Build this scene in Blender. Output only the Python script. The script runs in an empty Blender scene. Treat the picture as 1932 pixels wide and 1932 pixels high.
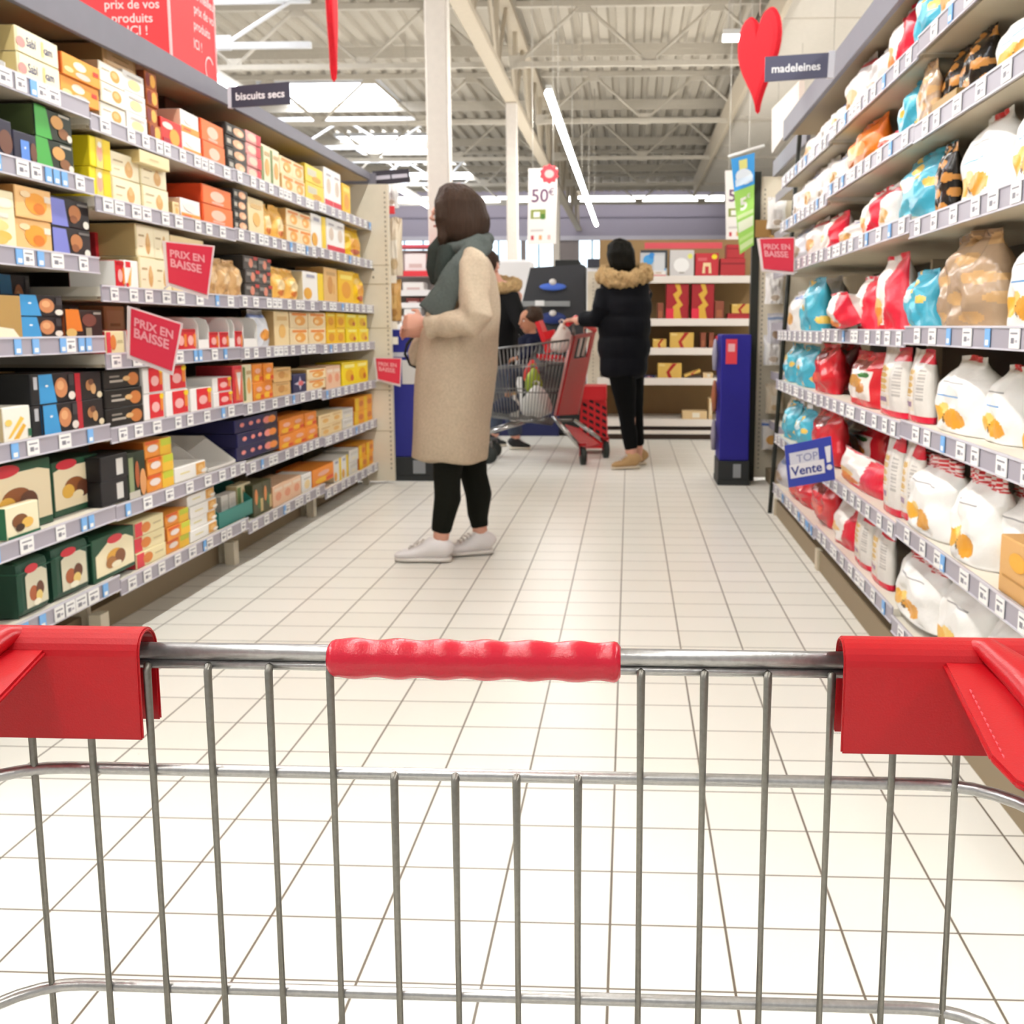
import bpy, bmesh, math, random
from mathutils import Vector, Matrix, noise
import numpy as np

# ------------------------------------------------------------------ camera, world, exposure
S = bpy.context.scene
COL = S.collection
F_PX, PPX, PPY, CAM_H = 2150.0, 1080.0, 966.0, 1.03
_d = np.array([(1188.0 - PPX) / F_PX, (PPY - 617.0) / F_PX, -1.0]); _d /= np.linalg.norm(_d)
_z = np.cross(np.array([1.0, 0, 0]), _d); _z /= np.linalg.norm(_z)
_x = np.cross(_d, _z)
ROT = np.stack([_x, _d, _z])

cam_data = bpy.data.cameras.new('camera')
cam = bpy.data.objects.new('camera', cam_data); COL.objects.link(cam)
cam.matrix_world = Matrix([list(ROT[0]) + [0], list(ROT[1]) + [0], list(ROT[2]) + [CAM_H], [0, 0, 0, 1]])
cam_data.sensor_width = 36.0
cam_data.lens = 36.0 * F_PX / 1932.0
cam_data.shift_x = (966.0 - PPX) / 1932.0
cam_data.clip_start = 0.05
cam_data.clip_end = 200
cam_data.dof.use_dof = True
cam_data.dof.focus_distance = 0.80
cam_data.dof.aperture_fstop = 22.0
S.camera = cam

S.view_settings.view_transform = 'Standard'
S.view_settings.look = 'None'
S.view_settings.gamma = 1.0
S.view_settings.use_curve_mapping = False
S.view_settings.exposure = 0.0
LAMP, SKYLIGHT = 62.0, 10.0          # strength of the lamp tubes and of the daylight in the roof lights
W = bpy.data.worlds.new('daylight'); S.world = W
W.use_nodes = True
W.node_tree.nodes['Background'].inputs[0].default_value = (1.0, 0.99, 0.97, 1)
W.node_tree.nodes['Background'].inputs[1].default_value = 0.5
S.cycles.max_bounces = 5
S.cycles.diffuse_bounces = 3
S.cycles.glossy_bounces = 2
S.cycles.transmission_bounces = 3
S.cycles.transparent_max_bounces = 6
S.cycles.caustics_reflective = False
S.cycles.caustics_refractive = False
S.cycles.sample_clamp_indirect = 6.0

# ------------------------------------------------------------------ camera geometry: a pixel seen on a real plane
def _ray(u, v):
    return ROT @ np.array([(u - PPX) / F_PX, (PPY - v) / F_PX, -1.0])
def onX(u, v, X):
    r = _ray(u, v); t = X / r[0]; return Vector((X, t * r[1], CAM_H + t * r[2]))
def onY(u, v, Y):
    r = _ray(u, v); t = Y / r[1]; return Vector((t * r[0], Y, CAM_H + t * r[2]))
def onZ(u, v, Z):
    r = _ray(u, v); t = (Z - CAM_H) / r[2]; return Vector((t * r[0], t * r[1], Z))
def interp(x, pts):
    return float(np.interp(x, [p[0] for p in pts], [p[1] for p in pts]))

# ------------------------------------------------------------------ materials
def lin(h):
    h = h.lstrip('#')
    c = [int(h[i:i + 2], 16) / 255 for i in (0, 2, 4)]
    return tuple((x / 12.92 if x <= 0.04045 else ((x + 0.055) / 1.055) ** 2.4) for x in c) + (1.0,)
_mats = {}
def mat(hexcol, rough=0.55, metal=0.0, kind='plain', spec=0.4):
    if kind in ('cloth', 'fur', 'hair') and spec == 0.4: spec = 0.12
    key = (hexcol, rough, metal, kind, spec)
    if key in _mats: return _mats[key]
    m = bpy.data.materials.new('%s_%s' % (kind, hexcol)); m.use_nodes = True
    nt = m.node_tree; b = nt.nodes['Principled BSDF']
    col = lin(hexcol)
    b.inputs['Base Color'].default_value = col
    b.inputs['Roughness'].default_value = rough
    b.inputs['Metallic'].default_value = metal
    b.inputs['Specular IOR Level'].default_value = spec
    N = nt.nodes.new; L = nt.links.new
    def pos():
        g = N('ShaderNodeNewGeometry'); return g.outputs['Position']
    if kind in ('cloth', 'fur', 'hair', 'steel', 'painted', 'foil', 'plastic'):
        sc = {'cloth': 90, 'fur': 60, 'hair': 30, 'steel': 260, 'painted': 14, 'foil': 24, 'plastic': 700}[kind]
        n = N('ShaderNodeTexNoise'); n.inputs['Scale'].default_value = sc; n.inputs['Detail'].default_value = 3
        if kind == 'hair':
            mp = N('ShaderNodeMapping'); mp.inputs['Scale'].default_value = (3.0, 3.0, 0.16); L(pos(), mp.inputs[0]); L(mp.outputs[0], n.inputs['Vector'])
        else:
            L(pos(), n.inputs['Vector'])
        mx = N('ShaderNodeMixRGB'); mx.blend_type = 'MULTIPLY'; mx.inputs[0].default_value = {'cloth': .35, 'fur': .7, 'hair': .6, 'steel': .35, 'painted': .12, 'foil': .1, 'plastic': .12}[kind]
        mx.inputs[1].default_value = col; L(n.outputs['Fac'], mx.inputs[2])
        br = N('ShaderNodeBrightContrast'); br.inputs[1].default_value = 0.0
        L(mx.outputs[0], br.inputs[0]); L(br.outputs[0], b.inputs['Base Color'])
        bp = N('ShaderNodeBump'); bp.inputs['Strength'].default_value = {'cloth': .5, 'fur': 1.0, 'hair': .8, 'steel': .12, 'painted': .04, 'foil': .5, 'plastic': .12}[kind]
        bp.inputs['Distance'].default_value = {'hair': .01, 'fur': .012, 'foil': .008}.get(kind, .002)
        L(n.outputs['Fac'], bp.inputs['Height']); L(bp.outputs[0], b.inputs['Normal'])
    _mats[key] = m
    return m
def emis(hexcol, strength):
    key = ('emis', hexcol, strength)
    if key in _mats: return _mats[key]
    m = bpy.data.materials.new('glow_' + hexcol); m.use_nodes = True
    nt = m.node_tree; nt.nodes.clear()
    e = nt.nodes.new('ShaderNodeEmission'); o = nt.nodes.new('ShaderNodeOutputMaterial')
    e.inputs[0].default_value = lin(hexcol); e.inputs[1].default_value = strength
    nt.links.new(e.outputs[0], o.inputs[0]); _mats[key] = m
    return m

# ------------------------------------------------------------------ mesh collector
class MB:
    def __init__(s): s.v = []; s.f = []; s.m = []; s.mats = []; s.sm = []
    def mi(s, m):
        if isinstance(m, str): m = mat(m)
        if m not in s.mats: s.mats.append(m)
        return s.mats.index(m)
    def add(s, vs, fs, m, smooth=False):
        o = len(s.v); s.v += [tuple(v) for v in vs]
        i = s.mi(m)
        for f in fs:
            s.f.append([o + k for k in f]); s.m.append(i); s.sm.append(smooth)
    def box(s, x0, x1, y0, y1, z0, z1, m, bevel=0.0):
        if bevel <= 0:
            v = [(x, y, z) for z in (z0, z1) for y in (y0, y1) for x in (x0, x1)]
            s.add(v, [(0, 2, 3, 1), (4, 5, 7, 6), (0, 1, 5, 4), (2, 6, 7, 3), (0, 4, 6, 2), (1, 3, 7, 5)], m)
        else:
            bm = bmesh.new()
            bmesh.ops.create_cube(bm, size=1.0)
            for q in bm.verts:
                q.co = Vector(((x0 + x1) / 2 + q.co.x * (x1 - x0), (y0 + y1) / 2 + q.co.y * (y1 - y0), (z0 + z1) / 2 + q.co.z * (z1 - z0)))
            bmesh.ops.bevel(bm, geom=bm.edges[:], offset=bevel, segments=2, affect='EDGES', profile=.5)
            s.bm(bm, m)
    def bm(s, bm, m, smooth=False):
        bm.verts.index_update()
        s.add([q.co[:] for q in bm.verts], [[q.index for q in f.verts] for f in bm.faces], m, smooth); bm.free()
    def quad(s, a, b, c, d, m): s.add([a, b, c, d], [(0, 1, 2, 3)], m)
    def prism(s, poly, axis, a0, a1, m):
        """poly: 2-D outline, extruded along axis ('x','y','z') from a0 to a1"""
        def P(p, a):
            return {'x': (a, p[0], p[1]), 'y': (p[0], a, p[1]), 'z': (p[0], p[1], a)}[axis]
        n = len(poly)
        v = [P(p, a0) for p in poly] + [P(p, a1) for p in poly]
        f = [tuple(range(n)), tuple(range(2 * n - 1, n - 1, -1))] + [(i, n + i, n + (i + 1) % n, (i + 1) % n) for i in range(n)]
        s.add(v, f, m)
    def loft(s, pts, m, n=12, ref=(0, 0, 1), caps=True, smooth=True, dome=0.0):
        """pts: list of (point, rx, ry): elliptical rings along a path"""
        P = [Vector(p[0]) for p in pts]; ref = Vector(ref)
        rings = []; k = len(P)
        for i in range(k):
            t = (P[min(i + 1, k - 1)] - P[max(i - 1, 0)])
            t = t.normalized() if t.length > 1e-9 else Vector((0, 0, 1))
            a = ref.cross(t)
            if a.length < 1e-3: a = Vector((1, 0, 0)).cross(t)
            if a.length < 1e-3: a = Vector((0, 1, 0)).cross(t)
            a.normalize(); b = t.cross(a)
            rx = pts[i][1]; ry = pts[i][2] if len(pts[i]) > 2 else rx
            rings.append((P[i], a, b, rx, ry, t))
        v = []; f = []
        for (c, a, b, rx, ry, t) in rings:
            for j in range(n):
                an = 2 * math.pi * j / n
                v.append(c + a * (rx * math.cos(an)) + b * (ry * math.sin(an)))
        for i in range(k - 1):
            for j in range(n):
                q = (j + 1) % n
                f.append((i * n + j, i * n + q, (i + 1) * n + q, (i + 1) * n + j))
        if caps:
            c0, t0 = rings[0][0], rings[0][5]; c1, t1 = rings[-1][0], rings[-1][5]
            v.append(c0 - t0 * dome * min(rings[0][3], rings[0][4])); v.append(c1 + t1 * dome * min(rings[-1][3], rings[-1][4]))
            a0 = len(v) - 2; a1 = len(v) - 1
            for j in range(n):
                q = (j + 1) % n
                f.append((a0, q, j)); f.append((a1, (k - 1) * n + j, (k - 1) * n + q))
        s.add(v, f, m, smooth)
    def tube(s, path, r, m, n=10): s.loft([(p, r, r) for p in path], m, n=n)
    def cyl(s, a, b, r, m, n=16, r2=None): s.loft([(a, r, r), (b, r if r2 is None else r2, r if r2 is None else r2)], m, n=n, smooth=True)
    def ball(s, c, rx, ry, rz, m, n=12, k=8):
        v = []; f = []
        for i in range(1, k):
            th = math.pi * i / k
            for j in range(n):
                an = 2 * math.pi * j / n
                v.append((c[0] + rx * math.sin(th) * math.cos(an), c[1] + ry * math.sin(th) * math.sin(an), c[2] + rz * math.cos(th)))
        v.append((c[0], c[1], c[2] + rz)); v.append((c[0], c[1], c[2] - rz)); T = len(v) - 2; B = len(v) - 1
        for i in range(k - 2):
            for j in range(n):
                q = (j + 1) % n
                f.append((i * n + j, (i + 1) * n + j, (i + 1) * n + q, i * n + q))
        for j in range(n):
            q = (j + 1) % n
            f.append((T, j, q)); f.append((B, (k - 2) * n + q, (k - 2) * n + j))
        s.add(v, f, m, True)
    def ell(s, c, ux, uy, rx, ry, m, n=18):
        c = Vector(c); ux = Vector(ux); uy = Vector(uy)
        s.add([c + ux * rx * math.cos(2 * math.pi * j / n) + uy * ry * math.sin(2 * math.pi * j / n) for j in range(n)], [tuple(range(n))], m)
    def text(s, txt, o, ux, uy, h, m, bold=0.0, align='LEFT'):
        """flat lettering: o origin, ux reading direction, uy up direction, h letter size"""
        cu = bpy.data.curves.new('t', 'FONT'); cu.body = txt; cu.size = 1.0; cu.offset = bold; cu.align_x = align; cu.resolution_u = 3
        ob = bpy.data.objects.new('t', cu); COL.objects.link(ob)
        dg = bpy.context.evaluated_depsgraph_get(); dg.update()
        me = bpy.data.meshes.new_from_object(ob.evaluated_get(dg))
        o = Vector(o); ux = Vector(ux); uy = Vector(uy)
        s.add([o + ux * (q.co.x * h) + uy * (q.co.y * h) for q in me.vertices], [tuple(p.vertices) for p in me.polygons], m)
        bpy.data.objects.remove(ob); bpy.data.curves.remove(cu); bpy.data.meshes.remove(me)
    def mesh(s, name):
        me = bpy.data.meshes.new(name); me.from_pydata(s.v, [], s.f)
        for m in s.mats: me.materials.append(m)
        me.polygons.foreach_set('material_index', s.m); me.polygons.foreach_set('use_smooth', s.sm)
        me.update(); return me
    def build(s, name, parent=None, loc=None, rotz=0.0):
        o = bpy.data.objects.new(name, s.mesh(name)); COL.objects.link(o)
        if parent is not None: o.parent = parent
        if loc is not None: o.location = loc
        o.rotation_euler = (0, 0, rotz)
        return o
def tag(o, label, cat, group=None):
    o['label'] = label; o['category'] = cat
    if group: o['group'] = group
    _labels.setdefault(label, []).append(o)
    return o
_labels = {}
def thing(name, label, cat, loc=(0, 0, 0), rotz=0.0, group=None):
    o = bpy.data.objects.new(name, None); COL.objects.link(o); o.empty_display_size = .05
    o.location = loc; o.rotation_euler = (0, 0, rotz)
    return tag(o, label, cat, group)
def struct(mb, name, parent=None):
    o = mb.build(name, parent)
    if parent is None: o['kind'] = 'structure'
    return o
def remesh(mb, name, voxel, m, parent=None, smooth=4, wob=0.0, wscale=8.0, seed=0):
    """weld overlapping closed pieces of mb into one continuous smooth skin"""
    ob = bpy.data.objects.new('tmp', mb.mesh('tmp')); COL.objects.link(ob)
    r = ob.modifiers.new('r', 'REMESH'); r.mode = 'VOXEL'; r.voxel_size = voxel
    if smooth:
        q = ob.modifiers.new('s', 'SMOOTH'); q.factor = .5; q.iterations = smooth
    dg = bpy.context.evaluated_depsgraph_get(); dg.update()
    me = bpy.data.meshes.new_from_object(ob.evaluated_get(dg))
    bpy.data.objects.remove(ob)
    me.materials.clear(); me.materials.append(m)
    if wob:
        me.update()
        for q in me.vertices:
            q.co += q.normal * wob * noise.noise(Vector((q.co.x * wscale + seed, q.co.y * wscale, q.co.z * wscale * .6)))
    me.polygons.foreach_set('use_smooth', [True] * len(me.polygons)); me.update()
    o = bpy.data.objects.new(name, me); COL.objects.link(o)
    if parent is not None: o.parent = parent
    return o
ORD = ['first', 'second', 'third', 'fourth', 'fifth', 'sixth', 'seventh', 'eighth']
NUM = ['zero', 'one', 'two', 'three', 'four', 'five', 'six', 'seven', 'eight']
# ------------------------------------------------------------------ floor
def floor_material():
    m = bpy.data.materials.new('floor_tiles'); m.use_nodes = True
    nt = m.node_tree; b = nt.nodes['Principled BSDF']; N = nt.nodes.new; L = nt.links.new
    g = N('ShaderNodeNewGeometry'); mp = N('ShaderNodeMapping'); mp.inputs['Location'].default_value = (.026, .11 - .2 * 0, 0)
    L(g.outputs['Position'], mp.inputs[0])
    br = N('ShaderNodeTexBrick'); br.offset = 0.0; br.squash = 1.0
    br.inputs['Scale'].default_value = 1.0; br.inputs['Brick Width'].default_value = .2; br.inputs['Row Height'].default_value = .196
    br.inputs['Mortar Size'].default_value = .0025; br.inputs['Mortar Smooth'].default_value = .2; br.inputs['Bias'].default_value = 0
    br.inputs['Color1'].default_value = lin('#f6f3ea'); br.inputs['Color2'].default_value = lin('#f1eee4'); br.inputs['Mortar'].default_value = lin('#6b5f50')
    L(mp.outputs[0], br.inputs['Vector'])
    n = N('ShaderNodeTexNoise'); n.inputs['Scale'].default_value = 5.5; n.inputs['Detail'].default_value = 6; n.inputs['Roughness'].default_value = .72
    L(g.outputs['Position'], n.inputs['Vector'])
    r = N('ShaderNodeValToRGB'); r.color_ramp.elements[0].position = .705; r.color_ramp.elements[1].position = .74
    r.color_ramp.elements[0].color = (0, 0, 0, 1); r.color_ramp.elements[1].color = (1, 1, 1, 1)
    L(n.outputs['Fac'], r.inputs[0])
    mx = N('ShaderNodeMixRGB'); mx.inputs[2].default_value = lin('#9a8b76'); L(r.outputs[0], mx.inputs[0]); L(br.outputs['Color'], mx.inputs[1])
    L(mx.outputs[0], b.inputs['Base Color'])
    b.inputs['Roughness'].default_value = .34; b.inputs['Specular IOR Level'].default_value = .45
    bp = N('ShaderNodeBump'); bp.inputs['Strength'].default_value = .3; bp.inputs['Distance'].default_value = .002; bp.invert = True
    L(br.outputs['Fac'], bp.inputs['Height']); L(bp.outputs[0], b.inputs['Normal'])
    return m
q = MB(); q.box(-30, 30, -4, 50, -.12, 0, floor_material()); struct(q, 'floor')

# ------------------------------------------------------------------ roof deck: ribs run along the aisle
ZR = 6.6
deck = mat('#bfb6a7', .7, 0, 'painted')
rib = []
x = -30.0
while x < 12.0:
    rib += [(x, ZR + .09), (x + .10, ZR + .09), (x + .14, ZR), (x + .30, ZR), (x + .34, ZR + .09)]
    x += .34
prof = rib + [(x, ZR + .25), (-30.0, ZR + .25)]
SKY = [(-8.5, -5.8, 26.9, 29.9), (-8.6, -5.9, 34.2, 37.8), (-8.5, -5.8, 17.0, 19.6), (-8.5, -5.8, 41, 44), (-8.5, -5.8, 8, 11), (-19, -16, 27, 30), (-19, -16, 17, 20), (4, 7, 3, 6), (-8.5, -5.8, -1, 2)]
q = MB()
bmx = bmesh.new()
vs0 = [bmx.verts.new((p[0], -4, p[1])) for p in rib]; vs1 = [bmx.verts.new((p[0], 50, p[1])) for p in rib]
for i in range(len(rib) - 1): bmx.faces.new((vs0[i], vs0[i + 1], vs1[i + 1], vs1[i]))
q.bm(bmx, deck)
q.box(-30, 30, -4, 50, ZR + .2, ZR + .3, deck)
q.box(12, 30, -4, 50, ZR, ZR + .15, deck)
struct(q, 'ceiling')
# roof lights let the daylight in
for i, (x0, x1, y0, y1) in enumerate(SKY):
    q = MB()
    q.box(x0, x1, y0, y1, ZR - .05, ZR - .03, emis('#f1f6ff', SKYLIGHT))
    fr = mat('#e9ebf0', .5)
    for (a0, a1, b0, b1) in ((x0 - .06, x0, y0 - .06, y1 + .06), (x1, x1 + .06, y0 - .06, y1 + .06), (x0, x1, y0 - .06, y0), (x0, x1, y1, y1 + .06)):
        q.box(a0, a1, b0, b1, ZR - .09, ZR + .02, fr)
    o = struct(q, 'window_%d' % (i + 1))

# ------------------------------------------------------------------ lattice girder along the aisle, cross joists, columns, soffit
stl = mat('#bfb29d', .6, 0, 'painted')
stl2 = mat('#cbc3b5', .6, 0, 'painted')
q = MB()
GX = -2.15
q.box(GX - .11, GX + .11, -3, 49, 5.0, 5.1, stl); q.box(GX - .11, GX + .11, -3, 49, 6.38, 6.5, stl)
y = -2.0; up = True
while y < 48:
    a = (GX, y, 5.05 if up else 6.44); b = (GX, y + 1.5, 6.44 if up else 5.05)
    q.loft([(a, .035, .035), (b, .035, .035)], stl, n=4, smooth=False)
    if up: q.box(GX - .04, GX + .04, y - .04, y + .04, 5.08, 6.4, stl)
    y += 1.5; up = not up
struct(q, 'roof_girder')
def joist(Y, x0, x1, zb, zt, m):
    q = MB()
    q.box(x0, x1, Y - .05, Y + .05, zb, zb + .09, m); q.box(x0, x1, Y - .06, Y + .06, zt - .1, zt, m)
    x = x0; up = True
    while x < x1 - .5:
        w = min(1.15, x1 - x)
        q.loft([((x, Y, zb + .05 if up else zt - .05), .03, .03), ((x + w, Y, zt - .05 if up else zb + .05), .03, .03)], m, n=4, smooth=False)
        q.box(x - .13, x + .13, Y - .02, Y + .02, (zb - .02) if up else (zt - .2), (zb + .2) if up else zt, m)
        x += w; up = not up
    return struct(q, 'roof_joist')
for Y in (9.3, 15.0, 20.8, 26.4, 32.0, 37.7, 43.4):
    joist(Y, -30, GX - .15, 5.5, 6.59, stl2)
    joist(Y, GX + .15, 12, 5.5, 6.59, stl2)
for Y in (18.0, 23.6, 29.2, 34.8, 40.5, 46.0):
    q = MB(); q.box(-30, 12, Y - .04, Y + .04, 6.42, 6.52, stl2); q.box(-30, 12, Y - .02, Y + .02, 6.3, 6.42, stl2); struct(q, 'roof_purlin')
wht_skylit = mat('#f3f4f8', .5, 0, 'painted')  # joists under the roof lights: skylight brightness put into a whiter colour
joist(18.5, -11, -5.0, 5.33, 6.1, wht_skylit); joist(28.8, -10.5, -4.9, 5.34, 6.1, wht_skylit); joist(36.6, -10.5, -5.2, 5.4, 6.2, wht_skylit)
for (X, Y, w) in ((-2.15, 13.2, .25), (-2.15, 21.3, .2), (-2.15, 34.0, .2), (-2.15, 5.0 - 8.0, .25)):
    if Y < 0: continue
    q = MB(); q.box(X - w / 2, X + w / 2, Y - w / 2, Y + w / 2, 0, 5.0, mat('#e6ddd3', .6, 0, 'painted'), .02)
    q.box(X - w / 2 - .04, X + w / 2 + .04, Y - w / 2 - .04, Y + w / 2 + .04, 0, .06, mat('#cfc7ba', .6, 0, 'painted'))
    struct(q, 'support_column')
q = MB()
wh = mat('#d6cec2', .7, 0, 'painted')
q.box(2.2, 9.5, 4, 40, 5.55, 5.75, wh); q.box(2.12, 2.2, 4, 40, 5.45, 6.0, stl)
for k in range(9): q.box(2.2, 9.5, 6 + k * 4 - .02, 6 + k * 4 + .02, 5.54, 5.555, mat('#c9c0b2'))
for k in range(5): q.box(3.4 + k * 1.2 - .015, 3.4 + k * 1.2 + .015, 4, 40, 5.54, 5.555, mat('#c9c0b2'))
struct(q, 'trim_1')
# walls
lav = mat('#b9b3c6', .75, 0, 'painted')
q = MB(); q.box(-30, 30, 49.0, 49.2, 4.75, ZR + .2, lav)
q.box(-30, 30, 49.0, 49.2, 0, 3.1, mat('#a9a09b', .75, 0, 'painted'))
for (a, b) in ((-30, -12.5), (-2.95, -2.15), (-7.2, -6.9), (-4.6, -4.4), (-0.9, 30)):
    q.box(a, b, 49.0, 49.2, 3.1, 4.75, mat('#a59a98', .75, 0, 'painted'))
q.box(-30, 30, 48.9, 49.0, 4.62, 4.8, mat('#dcd9e6', .6))
q.box(-30, 30, 48.9, 49.0, 5.55, 5.6, mat('#a7a1b4', .6))
struct(q, 'wall_back')
for i, (a, b) in enumerate(((-12.5, -7.2), (-6.9, -4.6), (-4.4, -2.95), (-2.15, -0.9))):
    q = MB(); q.box(a, b, 49.05, 49.1, 3.1, 4.62, emis('#e4f4ff', 2.2))
    k = a + .55
    while k < b - .2: q.box(k - .04, k + .04, 49.0, 49.05, 3.1, 4.62, mat('#bfe0f2')); k += .8
    struct(q, 'window_%d' % (len(SKY) + 1 + i))
q = MB(); q.box(-30.2, -30, -4, 49, 0, ZR + .2, mat('#d8d2cb', .75, 0, 'painted')); struct(q, 'wall_left')
q = MB(); q.box(30, 30.2, -4, 49, 0, ZR + .2, mat('#d8d2cb', .75, 0, 'painted')); struct(q, 'wall_right')

# ------------------------------------------------------------------ lamps
def lamp(x0, y0, x1, y1, z, label, r=.045, drop=None, strength=None):
    t = thing('linear_lamp', label, 'lamp', ((x0 + x1) / 2, (y0 + y1) / 2, z), group='tube lamps under the roof')
    L = Vector((x1 - x0, y1 - y0, 0)); h = L / 2; u = L.normalized(); s = Vector((-u.y, u.x, 0))
    q = MB(); q.loft([(-h, r, r), (h, r, r)], emis('#fffdfa', strength or LAMP), n=10, smooth=True); q.build('diffuser', t)
    q = MB(); c = [(-h + s * -.03), (h + s * -.03), (h + s * .03), (-h + s * .03)]
    lo = [Vector((p.x, p.y, r * .9)) for p in c]; hi = [Vector((p.x, p.y, r * .9 + .05)) for p in c]
    q.add(lo + hi, [(0, 3, 2, 1), (4, 5, 6, 7), (0, 1, 5, 4), (1, 2, 6, 5), (2, 3, 7, 6), (3, 0, 4, 7)], mat('#d9d9d6', .5)); q.build('housing', t)
    n = max(2, int(L.length / 4) + 1)
    for k in range(n):
        p = -h + L * ((k + .5) / n)
        q = MB(); q.tube([(p.x, p.y, r + .04), (p.x, p.y, ZR - z - .02)], .006, mat('#b9b4aa'), 5); q.build('suspension_wire', t)
    return t
LZ = 3.6
a0 = onZ(1035, 176, LZ); a1 = onZ(1125, 424, LZ)
XA = (a0.x + a1.x) / 2
lamp(a0.x, a0.y, a1.x, a1.y, LZ, 'long white tube lamp slanting down the middle of the view above the aisle')
lamp(XA, -2.6, XA, 7.6, LZ, 'white tube lamp hanging over the shopping cart, before the long slanting one')
lamp(-4.35, 8.0, -4.35, 13.6, LZ, 'white tube lamp over the next aisle, behind the biscuits secs sign')
lamp(-4.35, 21.5, -4.35, 27.0, LZ, 'white tube lamp beyond the small striped sign, beside the woman')
lamp(-4.35, -2.0, -4.35, 6.5, LZ, 'white tube lamp over the next aisle, behind the red banner box')
lamp(2.75, -2.0, 2.75, 9.0, LZ, 'white tube lamp over the aisle behind the madeleine shelves')  # unseen lamp row, added for its light
lamp(2.75, 12.0, 2.75, 24.0, LZ, 'white tube lamp further on behind the madeleine shelves')  # second lamp of the added, hidden row
p = onY(1385, 72, 12.0); lamp(p.x - .11, 12.0, p.x + .11, 12.0, p.z, 'short bright lamp beside the red heart', .035, strength=14.0)
pa = onY(930, 378, 47.5); pb = onY(1366, 374, 47.5)
lamp(pa.x - 12, 47.5, pb.x, 47.5, pb.z, 'very long white tube lamp along the far wall, under the roof', .11, strength=6.0)
# ------------------------------------------------------------------ shelving bays
LX, RX = -1.66, 0.80            # planes of the price rails on the biscuit side and on the madeleine side
cream = mat('#e6dcc6', .6, 0, 'painted'); creamd = mat('#d6cab2', .6, 0, 'painted')
shelf_top = mat('#efe8d8', .55, 0, 'painted'); railm = mat('#a7a2ac', .35); railw = mat('#d9d6de', .35)
tagw = mat('#fbfaf7', .5); tagk = mat('#5a5860', .6); tagb = mat('#7db4ea', .5)
corn = mat('#77757f', .5, 0, 'painted'); black = mat('#23251f', .5)
LL = {1: [[(0, 159), (161, 224), (350, 311), (693, 432)]] * 2,
      2: [[(0, 325), (171, 368)], [(180, 400), (350, 435), (695, 505)]],
      3: [[(0, 497), (169, 517)], [(190, 563), (350, 577), (698, 590)]],
      4: [[(0, 673), (196, 666)], [(330, 687), (480, 676), (703, 660)]],
      5: [[(0, 870), (220, 835), (480, 778), (700, 735)]] * 2,
      6: [[(0, 1065), (220, 980), (480, 890), (705, 808)]] * 2,
      7: [[(57, 1200), (250, 1110), (480, 997), (708, 895)]] * 2}
LB = [2.26, 3.57, 4.84, 6.11, 7.44]
LE = [80, 338, 535, 659]        # where each bay's shelf height is read
RL = {1: [(1480, 350), (1521, 315), (1685, 148), (1844, 0), (1932, -85)], 2: [(1481, 437), (1672, 297), (1932, 146)],
      3: [(1480, 518), (1505, 508), (1674, 455), (1932, 392)], 4: [(1480, 643), (1650, 650), (1932, 660)],
      5: [(1468, 735), (1658, 812), (1932, 915)], 6: [(1480, 848), (1563, 920), (1698, 1025), (1932, 1192)],
      7: [(1462, 934), (1632, 1119), (1703, 1209), (1932, 1490)]}
RB = [1.95, 3.40, 4.85, 6.30]
RE = [1810, 1607, 1497]
RAIL = .046
def lz(s, b): return onX(LE[b], interp(LE[b], LL[s][0 if b == 0 else 1]), LX).z + RAIL
def rz(s, b): return onX(RE[b], interp(RE[b], RL[s]), RX).z + RAIL
ZL = {(s, b): lz(s, b) for s in LL for b in range(4)}
ZRR = {(s, b): rz(s, b) for s in RL for b in range(3)}
_tagmesh = {}
def tag_mesh(w, kind):
    k = (round(w, 3), kind)
    if k not in _tagmesh:
        q = MB()
        q.box(-.0012, .0012, -w / 2, w / 2, 0, .041, tagb if kind == 'b' else tagw)
        if kind == 'w':
            q.box(.0012, .0016, -w * .38, w * .34, .029, .033, mat('#8d8b92')); q.box(.0012, .0016, -w * .30, w * .02, .010, .022, mat('#86848c')); q.box(.0012, .0016, w * .10, w * .36, .012, .018, mat('#b5b3ba'))
        elif kind == 'b':
            q.box(.0012, .0016, -w * .3, w * .3, .004, .016, tagw)
        _tagmesh[k] = q.mesh('price_tag')
    return _tagmesh[k]
rng = random.Random(11)
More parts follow.
